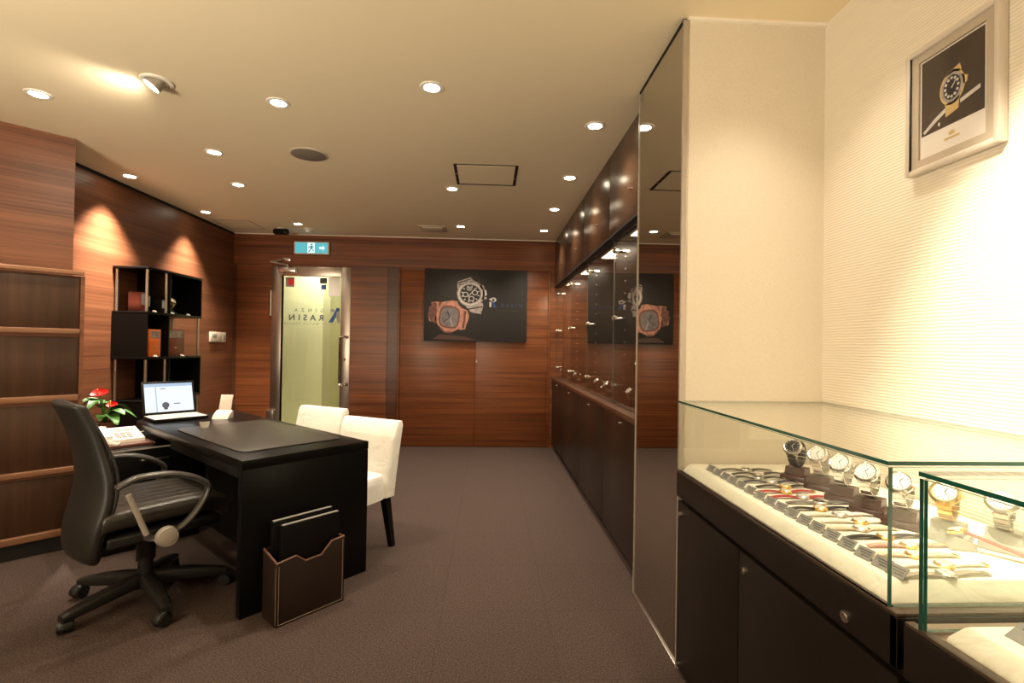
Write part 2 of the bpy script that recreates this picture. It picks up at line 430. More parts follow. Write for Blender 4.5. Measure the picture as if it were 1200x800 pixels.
h.obj('door_hinge', M['steel'], d1)
mbm(M['steel']).box(DX0-.03, DX0+.06, -.05, 0, .30, .44, .006).obj('floor_hinge', M['steel'], d1)
h = mbm(M['steel'])
h.box(DX0+.09, DX0+.30, -.075, -.016, 2.125, 2.185, .008)
h.cyl((DX0+.20, -.05, 2.185), (DX0+.20, -.05, 2.215), .016).cyl((DX0+.20, -.05, 2.215), (DX0+.02, -.12, 2.24), .010).cyl((DX0+.02, -.12, 2.24), (DX0+.16, -.02, 2.29), .009)
h.box(DX0+.12, DX0+.22, -.03, 0, 2.27, 2.31, .004)
h.obj('door_closer', M['steel'], d1)
mbm(M['red']).box(-2.475, -2.405, .009, .012, 1.975, 2.055).obj('red_sticker', M['red'], d1)
mbm(M['grey_plastic']).box(-2.505, -2.40, .0095, .0115, 1.955, 2.075).obj('sticker_backing', M['grey_plastic'], d1)
mbm(M['ink']).box(-2.09, -2.005, .009, .012, 2.005, 2.075).obj('black_sticker', M['ink'], d1)
mbm(M['p_blue']).box(-2.075, -2.015, .009, .012, 1.93, 1.99).obj('blue_sticker', M['p_blue'], d1)
mbm(M['white_plastic']).box(-1.985, -1.845, .009, .012, 1.85, 2.08).obj('white_notice', M['white_plastic'], d1)
XT = Matrix.Translation((0, .010, 0)) @ Matrix.Rotation(R(90), 4, 'X')
def gtext(name, body, size, x, z, m, sp, bold=0): return text(name, body, size, m, d1, Matrix.Translation((x, 0, z)) @ XT, True, sp, .0005, bold)
gtext('lettering', 'GINZA', .060, -2.215, 1.668, M['letter_blue'], 2.45)
gtext('lettering', 'RASIN', .100, -2.25, 1.575, M['letter_blue'], 1.75, .002)
gtext('lettering', 'LUXURY WATCH DEALER', .036, -2.185, 1.503, M['grey_plastic'], 1.75)
lg = mbm(M['p_blue'])
lg.prism([(-1.855, 1.50), (-1.905, 1.50), (-1.935, 1.66), (-1.895, 1.74), (-1.865, 1.70)], 'y', .009, .012, m=M['grey_plastic'])
lg.prism([(-1.93, 1.60), (-1.98, 1.50), (-2.055, 1.50), (-1.965, 1.66), (-1.945, 1.72), (-1.915, 1.72)], 'y', .0085, .0125, m=M['p_blue'])
lg.prism([(-1.90+.035*math.cos(t*PI/8), 1.735+.035*math.sin(t*PI/8)) for t in range(16)], 'y', .009, .012, m=M['p_blue'])
lg.prism([(-1.99+.035*math.cos(t*PI/8), 1.72+.03*math.sin(t*PI/8)) for t in range(16)], 'y', .009, .012, m=M['grey_plastic'])
lg.obj('door_logo', M['p_blue'], d1, X=Matrix.Translation((-1.90, 0, 1.605)) @ Matrix.Diagonal((.72, 1, .68, 1)) @ Matrix.Translation((1.945, 0, -1.62)))

# corridor behind the glass door
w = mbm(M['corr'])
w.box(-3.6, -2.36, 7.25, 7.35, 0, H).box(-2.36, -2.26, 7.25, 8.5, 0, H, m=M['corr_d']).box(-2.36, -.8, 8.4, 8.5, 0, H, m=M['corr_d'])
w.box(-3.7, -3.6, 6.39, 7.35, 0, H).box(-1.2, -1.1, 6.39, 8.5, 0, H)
w.box(-2.03, -1.99, 8.36, 8.4, 0, H)
struct(w.obj('wall_corridor', M['corr']))
struct(mbm(M['shop_white']).box(-3.7, -.8, 6.35, 8.5, -.1, -.001).obj('floor_corridor', M['shop_white']))
struct(mbm(M['shop_white']).box(-3.7, -.8, 6.5, 8.5, H, H+.1).obj('ceiling_corridor', M['shop_white']))

# left walls
struct(mbm(M['wood_left']).box(XL-.12, XL, 3.0, YB+.05, 0, H).box(XL, XL+.006, 3.0, YB-.012, 2.575, H, m=M['black_matt']).obj('wall_left', M['wood_left']))
# diagonal wood wall, its far end stops short of the left wall
cn = Vector((-2.763, 3.448, 0)); nb = Vector((-.7071, .7071, 0))
p = [cn, cn-D45*2.6, cn-D45*2.6+nb*.28, cn+nb*.28+D45*.0]
struct(mbm(M['wood_left']).prism([(q.x, q.y) for q in p], 'z', 0, H).obj('wall_left_diagonal', M['wood_left']))
struct(mbm(M['shop_white']).box(-5.1, -5.0, YF, 1.9, 0, H).obj('wall_left_front', M['shop_white']))
struct(mbm(M['shop_white']).box(-5.1, 2.0, YF-.1, YF, 0, H).obj('wall_front', M['shop_white']))
# right walls
struct(mbm(M['paper']).box(XW, XW+.1, YF, YM+.1, 0, H).obj('wall_right', M['paper']))
w = mbm(M['paper_fine']).box(XM+.012, XW+.1, YM, 2.55, 0, H)
struct(w.obj('wall_right_end', M['paper_fine']))
struct(mbm(M['white_trim']).box(XM+.014, XW, YM-.012, YM, H-.012, H).obj('trim_1', M['white_trim']))
struct(mbm(M['niche_back']).box(1.27, 1.40, 2.55, YB, 0, H).obj('wall_right_niche', M['niche_back']))
struct(mbm(M['white_trim']).box(XL+.006, XC, YB-.026, YB-.012, H-.010, H).obj('trim_2', M['white_trim']))

# mirror panel on the corner block
t = thing('wall_mirror', 'tall floor to ceiling mirror strip beside the cream wall', 'mirror', (XM, YM, 0))
mbm(M['mirror']).box(0, .010, .003, .586, .012, H-.012).obj('mirror_glass', M['mirror'], t)
mbm(M['alu']).box(-.004, .012, .586, .594, 0, H-.004).box(-.006, .012, -.008, .003, 0, H-.012).obj('edge_trim', M['alu'], t)
mbm(M['steel']).box(-.008, .010, .003, .586, 0, .012, .001).obj('bottom_trim', M['steel'], t)
mbm(M['black_matt']).box(-.003, .010, .003, .586, H-.012, H-.001).obj('top_trim', M['black_matt'], t)

# ------------------------------------------------------------------ ceiling fittings
LAMPS = [
 (-2.466, 2.826, 'recessed downlight at the far left of the ceiling, nearest the diagonal wood wall'),
 (-1.185, 2.820, 'recessed downlight on the ceiling in front of the round grey speaker'),
 (-.312, 2.586, 'recessed downlight alone in the middle of the ceiling, nearest the camera'),
 (-1.946, 3.597, 'recessed downlight left of the round grey ceiling speaker'),
 (-2.927, 4.184, 'recessed downlight near the left wall casting the nearer light scallop'),
 (-2.136, 4.323, 'recessed downlight between the speaker and the far left corner, above the white chairs'),
 (-2.925, 5.271, 'recessed downlight near the left wall casting the farther light scallop'),
 (-2.150, 5.689, 'recessed downlight above the green exit sign'),
 (.621, 2.960, 'recessed downlight nearest in the row of four along the right cabinets'),
 (.621, 3.890, 'recessed downlight second from the camera in the row along the right cabinets'),
 (.621, 4.801, 'recessed downlight third from the camera in the row along the right cabinets'),
 (.621, 5.701, 'recessed downlight farthest in the row along the right cabinets'),
 (-.326, 4.261, 'recessed downlight at the left corner of the square ceiling hatch'),
 (-.327, 5.603, 'recessed downlight by the ceiling vent near the back wall'),
]
proto = None
for x, y, lab in LAMPS:
    if proto is None:
        proto = t = thing('ceiling_light', lab, 'ceiling light', (x, y, H), 0, 'recessed ceiling downlights')
        mbm(M['white_trim']).lathe([(.040, -.001), (.042, -.006), (.058, -.005), (.062, 0.0), (.040, 0.0)], 32).obj('trim_ring', M['white_trim'], t)
        mbm(M['lens']).lathe([(.002, -.003), (.041, -.004), (.041, -.001), (.002, -.001)], 28).obj('lamp_lens', M['lens'], t)
    else: copy_thing(proto, (x, y, H), 0, lab)
# adjustable spotlight
t = thing('spotlight', 'tilting recessed spotlight with a bright open mouth at upper left of the ceiling', 'spotlight', (-1.72, 2.637, H))
mbm(M['white_trim']).lathe([(.058, -.001), (.060, -.008), (.072, -.006), (.076, 0), (.058, 0)], 32).obj('trim_ring', M['white_trim'], t)
X = Matrix.Translation((0, 0, .004)) @ Matrix.Diagonal((.72, .72, .72, 1)) @ Matrix.Rotation(R(-34), 4, Vector((.45, -1, 0)).normalized())
mbm(M['alu']).lathe([(.050, .03), (.060, -.03), (.062, -.062), (.056, -.062), (.054, -.03), (.04, .0)], 28, X=X).obj('lamp_head', M['alu'], t)
mbm(M['lens_spot']).lathe([(.002, -.052), (.054, -.054), (.054, -.048), (.002, -.048)], 28, X=X).obj('lamp_lens', M['lens_spot'], t)
# speaker, hatches, vent, camera, detector
t = thing('ceiling_speaker', 'round grey speaker grille set in the ceiling', 'speaker', (-1.288, 3.585, H))
mbm(M['grey_plastic']).lathe([(.002, -.010), (.11, -.008), (.118, -.004), (.118, 0), (.002, 0)], 40).obj('grille', plain('speaker_grille', (.20, .17, .14), .7, bump=.5, bscale=500), t)
mbm(M['cream_plastic']).lathe([(.118, 0), (.118, -.006), (.128, -.004), (.130, 0)], 40).obj('rim', M['cream_plastic'], t)
def hatch(x, y, sx, sy, lab, w=.020, mt='black_matt'):
    t = thing('ceiling_hatch', lab, 'hatch', (x, y, H))
    mbm(M['ceiling']).box(-sx/2+w, sx/2-w, -sy/2+w, sy/2-w, -.003, 0).obj('panel', M['ceiling'], t)
    b = mbm(M[mt])
    b.box(-sx/2, -sx/2+w, -sy/2, sy/2, -.004, 0).box(sx/2-w, sx/2, -sy/2, sy/2, -.004, 0)
    b.box(-sx/2+w, sx/2-w, -sy/2, -sy/2+w*.45, -.004, 0).box(-sx/2+w, sx/2-w, sy/2-w*.45, sy/2, -.004, 0)
    b.obj('frame', M[mt], t)
    if w > .01: [mbm(M['steel']).cyl((lx, ly, -.007), (lx, ly, -.004), .008).obj('latch', M['steel'], t) for lx, ly in ((-sx/2+w/2, -.03), (sx/2-w/2, .05))]
hatch(-.037, 3.90, .48, .46, 'square dark framed access hatch in the middle of the ceiling', .022)
hatch(-2.84, 5.80, .40, .40, 'square access hatch outlined by a thin gap in the far left ceiling corner', .008, 'grey_plastic')
t = thing('ceiling_vent', 'small cream ceiling vent near the back wall', 'vent', (-.65, 5.755, H))
mbm(M['cream_plastic']).box(-.15, .15, -.15, .15, -.008, 0, .002).obj('plate', M['cream_plastic'], t)
mbm(M['cream_plastic']).box(-.11, .11, -.11, .11, -.018, -.008, .003).obj('grille', M['cream_plastic'], t)
t = thing('security_camera', 'small black dome camera on the ceiling in the far left corner', 'camera', (-2.43, 5.93, H))
mbm(M['cream_plastic']).cyl((0, 0, -.015), (0, 0, 0), .055).obj('mount', M['cream_plastic'], t)
mbm(M['black']).box(-.085, .085, -.04, .04, -.075, -.012, .02, 3).obj('body', M['black'], t)
mbm(M['chrome']).cyl((.02, -.045, -.045), (.02, -.038, -.045), .02).obj('camera_lens', M['black'], t)
t = thing('smoke_detector', 'small white smoke detector on the ceiling above the exit sign', 'smoke detector', (-2.12, 5.93, H))
mbm(M['white_plastic']).lathe([(.002, -.045), (.03, -.042), (.036, -.02), (.055, -.016), (.058, 0), (.002, 0)], 28).obj('body', M['white_plastic'], t)

# ------------------------------------------------------------------ exit sign
t = thing('exit_sign', 'lit teal emergency exit sign above the glass door', 'sign', (-2.177, YB-.012, 2.429))
mbm(M['cream_plastic']).box(-.212, .212, -.05, 0, -.078, .078, .006).obj('housing', M['cream_plastic'], t)
mbm(M['exit_teal']).box(-.196, .196, -.053, -.049, -.064, .064).obj('sign_face', M['exit_teal'], t)
b = mbm(M['exit_white']).box(-.045, .040, -.055, -.053, -.062, .062).prism([(.095, -.012), (.135, -.012), (.135, -.03), (.165, .0), (.135, .03), (.135, .012), (.095, .012)], 'y', -.055, -.053)
b.obj('pictogram_door', M['exit_white'], t)
b = mbm(M['exit_dark'])
b.prism([(.012*math.cos(i*PI/6)+.005, .012*math.sin(i*PI/6)+.040) for i in range(12)], 'y', -.057, -.055)
b.prism([(-.012, .024), (.014, .024), (.012, -.010), (-.008, -.010)], 'y', -.057, -.055)
b.prism([(-.008, -.01), (.004, -.01), (-.024, -.055), (-.036, -.05)], 'y', -.057, -.055).prism([(.0, -.008), (.012, -.01), (.034, -.032), (.026, -.042)], 'y', -.057, -.055)
b.prism([(-.012, .022), (-.006, .012), (-.034, -.004), (-.04, .004)], 'y', -.057, -.055).prism([(.012, .022), (.008, .012), (.03, .0), (.036, .008)], 'y', -.057, -.055)
b.obj('running_figure', M['exit_dark'], t)

# ------------------------------------------------------------------ big poster
t = thing('poster', 'large dark canvas poster with two watches on the closet doors', 'poster', (-.160, YB-.012, 1.764))
mbm(M['canvas']).box(-.638, .638, -.04, -.012, -.448, .448, .003).obj('canvas', M['canvas'], t)
S = .00139
def pp(pts): return [((x-514)*S, (394-y)*S) for x, y in pts]
def ell(cx, cy, a, b_, n=32, rot=0):
    o = []
    for i in range(n):
        q = 2*PI*i/n; x, y = a*math.cos(q), b_*math.sin(q)
        o.append((cx+x*math.cos(rot)-y*math.sin(rot), cy+x*math.sin(rot)+y*math.cos(rot)))
    return o
def layer(b, pts, k, m): b.prism(pp(pts), 'y', -.041-.0012*k, -.0395, m=M[m])
b = mbm(M['p_silver'])
layer(b, [(350, 182), (460, 143), (520, 195), (500, 240), (355, 265), (345, 225)], 0, 'p_silver')
layer(b, [(352, 190), (462, 156), (466, 163), (356, 198)], 1, 'p_black'); layer(b, [(358, 212), (486, 176), (490, 183), (360, 220)], 1, 'p_black')
layer(b, [(420, 395), (575, 370), (580, 400), (560, 470), (470, 455)], 0, 'p_silver')
layer(b, [(430, 425), (575, 400), (575, 410), (436, 436)], 1, 'p_black')
layer(b, ell(468, 290, 124, 118), 1, 'p_silver')
layer(b, [(545, 205), (580, 215), (590, 245), (555, 250)], 1, 'p_silver'); layer(b, [(575, 250), (605, 255), (612, 300), (575, 310)], 1, 'p_white'); layer(b, [(560, 310), (608, 318), (612, 334), (560, 340)], 1, 'p_silver')
layer(b, ell(463, 292, 108, 100), 2, 'p_white'); layer(b, ell(463, 292, 100, 92), 3, 'p_silver'); layer(b, ell(463, 292, 90, 82), 4, 'p_black')
for cx, cy in ((420, 298), (504, 280), (474, 334)):
    layer(b, ell(cx, cy, 26, 23, 24), 5, 'p_white'); layer(b, ell(cx, cy, 19, 17, 24), 6, 'p_black')
layer(b, ell(455, 245, 26, 22, 20), 5, 'grey_plastic')
for i in range(12):
    q = i*PI/6+.2; c_, s_ = math.cos(q), math.sin(q)
    layer(b, [(463+c_*66-s_*4, 292+s_*60+c_*4), (463+c_*66+s_*4, 292+s_*60-c_*4), (463+c_*82+s_*4, 292+s_*75-c_*4), (463+c_*82-s_*4, 292+s_*75+c_*4)], 6, 'p_white')
layer(b, [(440, 318), (505, 240), (509, 243), (445, 322)], 7, 'p_white')
b.obj('printed_steel_watch', M['p_silver'], t)['label'] = 'printed silver chronograph watch with black dial'
b = mbm(M['rose'])
for i, (x0, y0) in enumerate(((88, 470), (95, 410), (118, 372))):
    layer(b, [(x0, y0), (x0+70, y0-8), (x0+85, y0+85), (x0+14, y0+70)], 0, 'rose_d' if i % 2 else 'rose')
layer(b, [(86, 480), (130, 370), (165, 380), (165, 560), (120, 545)], 1, 'rose_d')
layer(b, [(395, 420), (440, 440), (455, 490), (420, 610), (370, 615)], 0, 'rose'); layer(b, [(410, 440), (430, 450), (412, 600), (392, 600)], 1, 'rose_d')
layer(b, [(420, 480), (458, 490), (430, 580), (412, 570)], 1, 'rose')
layer(b, [(195, 372), (300, 352), (352, 362), (360, 400), (180, 400)], 1, 'rose')
layer(b, [(150, 560), (165, 400), (180, 375), (215, 380)], 1, 'rose')
oc = [(190, 395), (250, 372), (350, 380), (402, 430), (405, 540), (370, 605), (310, 632), (240, 628), (178, 575), (160, 480)]
layer(b, oc, 2, 'rose'); layer(b, [(180, 590), (240, 628), (310, 632), (300, 648), (235, 640)], 2, 'rose_d')
sq = [(280+a*math.cos(.1)-c_*math.sin(.1), 502+a*math.sin(.1)+c_*math.cos(.1)) for a, c_ in sup(40, 92, 100, 3)]
sq2 = [(280+.86*(x-280), 502+.86*(y-502)) for x, y in sq]
layer(b, sq, 3, 'rose_d'); layer(b, sq2, 4, 'p_grey')
layer(b, [(258, 452), (266, 448), (288, 505), (280, 508)], 5, 'p_black'); layer(b, [(224, 545), (228, 550), (290, 505), (284, 500)], 5, 'p_black'); layer(b, [(280, 505), (288, 500), (312, 585), (306, 588)], 5, 'p_silver')
b.obj('printed_gold_watch', M['rose'], t)['label'] = 'printed rose gold watch with grey dial'
b = mbm(M['p_red']); layer(b, [(135, 700), (200, 655), (400, 668), (520, 706)], 0, 'p_red'); b.obj('printed_reflection', M['p_red'], t)
b = mbm(M['p_white'])
layer(b, [(634, 360), (652, 360), (652, 405), (636, 405)], 1, 'p_white'); layer(b, ell(672, 340, 24, 20, 24), 1, 'p_white'); layer(b, ell(670, 342, 12, 10, 20), 2, 'canvas'); layer(b, [(630, 335), (660, 320), (664, 332), (640, 345)], 1, 'p_white')
layer(b, [(652, 360), (672, 352), (698, 408), (676, 410)], 2, 'p_blue')
b.obj('poster_logo', M['p_white'], t)
text('lettering', 'RASIN', .062, M['p_dimblue'], t, Matrix.Translation(((835-514)*S, -.041, (394-390)*S)) @ Matrix.Rotation(R(90), 4, 'X'), False, 1.75, .0006, .0015)
text('lettering', 'LUXURY WATCH DEALER', .014, M['p_grey'], t, Matrix.Translation(((790-514)*S, -.041, (394-437)*S)) @ Matrix.Rotation(R(90), 4, 'X'), False, 1.9, .0006)

# ------------------------------------------------------------------ framed picture on the right wall
t = thing('framed_picture', 'silver framed watch print on the cream right wall', 'picture', (XW, 1.388, 2.020), R(-90))
# local x = along the wall towards the camera, local -y = into the room
FW, FH = .149, .194
b = mbm(M['steel'])
for x0, x1, z0, z1 in ((-FW, -FW+.016, -FH, FH), (FW-.016, FW, -FH, FH), (-FW+.016, FW-.016, FH-.016, FH), (-FW+.016, FW-.016, -FH, -FH+.016)):
    b.box(x0, x1, -.030, -.002, z0, z1, .004, 2)
b.obj('frame', plain('frame_silver', (.60, .54, .47), .35, .15), t)
b = mbm(M['mat_board']).box(-FW+.012, FW-.012, -.012, -.004, -FH+.012, FH-.012)
b.box(-FW+.0155, -.108, -.0195, -.012, -FH+.0155, FH-.0155).box(.104, FW-.0155, -.0195, -.012, -FH+.0155, FH-.0155)
b.box(-.108, .104, -.0195, -.012, .154, FH-.0155).box(-.108, .104, -.0195, -.012, -FH+.0155, -.152)
b.obj('mat_board', M['mat_board'], t)
mbm(M['print_paper']).box(-.106, .102, -.0145, -.012, -.150, .152).obj('print', M['print_paper'], t)
b = mbm(M['p_brown']).box(-.101, .097, -.0155, -.0145, -.082, .147)
def lay(pts, k, m): b.prism([(x*.9, z) for x, z in pts], 'y', -.0155-.0005*k, -.0150, m=M[m])
arc = [(-.105, -.070), (-.06, -.043), (-.015, -.025), (-.012, -.036), (-.055, -.055), (-.10, -.078)]
lay(arc, 1, 'p_white'); lay([(.030, -.022), (.095, -.008), (.095, -.020), (.030, -.034)], 1, 'p_white')
lay([(-.02, .068), (.028, .082), (.034, .062), (-.02, .050)], 2, 'p_gold'); lay([(-.022, -.020), (.028, -.008), (.024, -.046), (-.02, -.056)], 2, 'p_gold')
lay(ell(.002, .024, .044, .050, 28), 2, 'p_gold'); lay([(.03, .05), (.056, .035), (.052, .018), (.035, .015)], 2, 'p_gold')
lay(ell(.002, .024, .038, .043, 28), 3, 'p_silver'); lay(ell(.002, .024, .030, .035, 28), 4, 'p_black')
for i in range(12):
    q = i*PI/6; lay(ell(.002+.023*math.cos(q), .024+.027*math.sin(q), .0045, .0045, 8), 5, 'p_white')
lay([(0, .022), (.016, .042), (.018, .040), (.003, .021)], 5, 'p_white')
lay(ell(-.045, -.067, .004, .006, 10), 1, 'p_white')
b.obj('printed_photo', M['p_brown'], t)['label'] = 'dark printed photograph of a gold and steel watch'
b = mbm(M['p_gold']).prism([(-.008, -.112), (-.011, -.101), (-.005, -.106), (-.003, -.098), (0, -.106), (.003, -.098), (.005, -.106), (.011, -.101), (.008, -.112)], 'y', -.0152, -.0145)
b.box(-.024, .024, -.0152, -.0145, -.124, -.118)
b.obj('printed_emblem', M['p_gold'], t)
mbm(M['frame_glass']).box(-FW+.0155, FW-.0155, -.0215, -.0200, -FH+.0155, FH-.0155).obj('glazing', M['frame_glass'], t)

# ------------------------------------------------------------------ right hand built-in display
JO = [2.585, 3.42, 4.345, 5.28, 6.205]
where = ['nearest the mirror', 'second from the mirror', 'third from the mirror', 'farthest from the mirror']
for i in range(4):
    y0, y1 = JO[i], (JO[i+1] if i < 3 else YB-.014)
    t = thing('upper_cabinet', f'glossy dark wood overhead cabinet {where[i]}', 'cabinet', (XC, y0, 2.02), 0, 'overhead cabinets on the right')
    L = y1-y0
    mbm(M['cab_gloss']).box(.020, .44, 0, L, .012, H-2.02).obj('body', M['cab_dark'], t)
    d = mbm(M['cab_gloss']).box(0, .020, .002, L-.002, .010, H-2.02-.008, .0015).obj('door', M['cab_gloss'], t)
    ky = [2.901, 3.806, 4.752, 5.642][i]-y0
    mbm(M['chrome']).cyl((-.012, ky, .19), (0, ky, .19), .006, .009).sph((-.012, ky, .19), .007, n=10).obj('knob', M['chrome'], d)
    mbm(M['black_matt']).box(-.004, .06, 0, L, -.008, .010, .002).obj('bottom_rail', M['black_matt'], t)
    t = thing('base_cabinet', f'dark wood base cabinet under the glass display, {where[i]}', 'cabinet', (XC-.016, y0, 0), 0, 'base cabinets on the right')
    mbm(M['cab_dark']).box(.018, .45, 0, L, .06, .848).obj('body', M['cab_dark'], t)
    d = mbm(M['cab_dark']).box(0, .018, .0015, L-.0015, .064, .846, .0015).obj('door', M['cab_dark'], t)
    ky = [2.993, 3.937, 4.909, 5.8][i]-y0
    mbm(M['chrome']).cyl((-.010, ky, .815), (0, ky, .815), .005, .008).sph((-.010, ky, .815), .006, n=10).obj('knob', M['chrome'], d)
    mbm(M['black_matt']).box(.05, .43, 0, L, 0, .06).obj('plinth', M['black_matt'], t)
    # glass front with clamps
    t = thing('glass_screen', f'clear glass screen of the wall display, {where[i]}', 'glass', (.862, y0, 0), 0, 'glass screens of the wall display')
    b = mbm(M['glass_niche']).box(0, .006, .004, L-.004, .890, 2.010)
    b.bm.faces.ensure_lookup_table(); gi = b.mi(M['niche_edge'])
    o = b.obj('pane', M['glass_niche'], t)
    for pgn in o.data.polygons:
        if abs(pgn.normal.x) < .5: pgn.material_index = gi
    for z in (1.012, 1.47, 1.935):
        yy = L-.018
        mbm(M['chrome']).box(-.016, .020, yy-.028, yy+.002, z-.016, z+.016, .003).cyl((.02, yy-.013, z), (.060, yy-.013, z), .007).box(.055, .095, yy-.02, yy-.006, z-.006, z+.006).obj('clamp', M['chrome'], t)
    # lamp on the niche ceiling
    if i < 4:
        ym = (3.03, 3.88, 4.82, 5.76)[i]
        t = thing('display_lamp', f'lit square lamp under the overhead cabinet {where[i]}', 'lamp', (1.02, ym, 2.030), 0, 'lamps in the wall display')
        mbm(M['alu']).box(-.10, .10, -.24, .24, -.018, 0, .002).obj('housing', M['alu'], t)
        mbm(M['niche_lamp']).box(-.088, .088, -.228, .228, -.021, -.018).obj('lamp_lens', M['niche_lamp'], t)
    if i < 3:
        t = thing('divider_panel', f'dark upright divider with shelf pins inside the wall display, {where[i]}', 'divider', (.875, y1, .886), 0, 'dividers in the wall display')
        mbm(M['niche_back']).box(0, .39, -.010, .010, 0, 1.126).obj('board', M['niche_back'], t)
        for q in range(12): mbm(M['steel']).cyl((.065, -.016, .08+q*.085), (.065, -.010, .08+q*.085), .005, n=8).obj('shelf_pin', M['steel'], t)
t = mbm(M['counter']).box(XC-.030, 1.27, 2.585, YB-.014, .850, .886, .003).obj('countertop', M['counter'])
tag(t, 'long dark wood counter ledge under the glass wall display', 'countertop')
struct(mbm(M['black_matt']).box(XM+.012, 1.27, 2.55, 2.585, 0, H).obj('trim_3', M['black_matt']))

# ------------------------------------------------------------------ watches
def ring_pts(rx, rz, a0, a1, n, cx=0, cz=0):
    return [(cx+rx*math.cos(R(a0+(a1-a0)*i/n)), cz+rz*math.sin(R(a0+(a1-a0)*i/n))) for i in range(n+1)]
def stand_watch(name_label, loc, rz, metal='steel', dial='black', base='stand_base', s=1.0, group=None, block=True, strap=None, kb=None):
    """a wristwatch closed round a clear C-ring stand is two things: the stand and the watch"""
    st = thing('watch_stand', 'ring stand of the ' + name_label, 'watch stand', loc, rz, (group or 'watch') + ' stands')
    k = kb or s
    b = mbm(M[base]).box(-.030*k, .030*k, -.034*k, .034*k, 0, .012*s, .002)
    b.prism([(-.030*k, .012*s), (.020*k, .012*s), (.012*k, .029*s), (-.022*k, .029*s)], 'y', -.026*k, .026*k)
    b.obj('block', M[base], st)
    b = mbm(M['acrylic'])
    P = [(x, 0, z) for x, z in ring_pts(.022*s, .022*s, -250, 70, 20, 0, .058*s)]
    b.tube(P, .002*s, 8, 5.0); b.cyl((0, 0, .029*s), (0, 0, .037*s), .006*s)
    b.obj('clear_ring', M['acrylic'], st)
    wt = thing('wristwatch', name_label, 'watch', (loc[0], loc[1], loc[2]), rz, group)
    T = Matrix.Translation((0, 0, .060*s)) @ Matrix.Rotation(R(-38), 4, 'Y')
    # bracelet: flat links round the ring
    b = mbm(M[metal] if strap is None else STR[strap])
    for q in range(16):
        a = R(48 + q*(264/15)); rr = .0295*s
        L = Matrix.Translation((rr*math.cos(a), 0, rr*.92*math.sin(a))) @ Matrix.Rotation(-a, 4, 'Y')
        b.box(-.0018*s, .0018*s, -.009*s, .009*s, -.0036*s, .0036*s, .0008*s, 1, X=T @ L)
    b.obj('bracelet', None, wt)
    b = mbm(M[metal]); TC = T @ Matrix.Translation((.0285*s, 0, 0)) @ Matrix.Rotation(R(90), 4, 'Y')
    b.lathe([(.002*s, -.005*s), (.018*s, -.005*s), (.0205*s, -.001*s), (.0205*s, .003*s), (.0175*s, .0058*s), (.0155*s, .0046*s), (.002*s, .0046*s)], 28, X=TC)
    b.box(-.021*s, .021*s, -.010*s, -.007*s, -.004*s, .002*s, .001*s, 1, X=TC).box(-.021*s, .021*s, .007*s, .010*s, -.004*s, .002*s, .001*s, 1, X=TC)
    b.cyl((0, .019*s, 0), (0, .0245*s, 0), .003*s, n=12, X=TC)
    b.obj('case', M[metal], wt)
    b = mbm(M['ink' if dial == 'black' else 'p_white']).lathe([(.001*s, .0047*s), (.0152*s, .0047*s), (.0152*s, .0052*s), (.001*s, .0052*s)], 24, X=TC)
    hm = M['p_white'] if dial == 'black' else M['ink']
    for q in range(12):
        a = q*PI/6; b.box(.0115*s, .014*s, -.0006*s, .0006*s, .0052*s, .0056*s, X=TC @ Matrix.Rotation(a, 4, 'Z'), m=hm)
    b.box(0, .011*s, -.0005*s, .0005*s, .0054*s, .0058*s, X=TC @ Matrix.Rotation(.6, 4, 'Z'), m=hm).box(0, .008*s, -.0006*s, .0006*s, .0054*s, .0058*s, X=TC @ Matrix.Rotation(2.6, 4, 'Z'), m=hm)
    b.obj('dial', None, wt)
    return st, wt

# watches on stands inside the wall display, on the counter ledge
for x, y, lab in ((.955, 3.25, 'steel watch on the dark ledge nearest the mirror'), (.955, 3.88, 'steel watch second from the mirror on the dark ledge'), (.95, 4.22, 'steel watch third from the mirror on the dark ledge'), (.935, 5.18, 'steel watch fourth from the mirror on the dark ledge'), (.92, 6.08, 'steel watch farthest from the mirror on the dark ledge')):
    stand_watch(lab, (x, y, .886), R(195), 'chrome', 'white', 'black', 1.3, 'watches in the wall display')

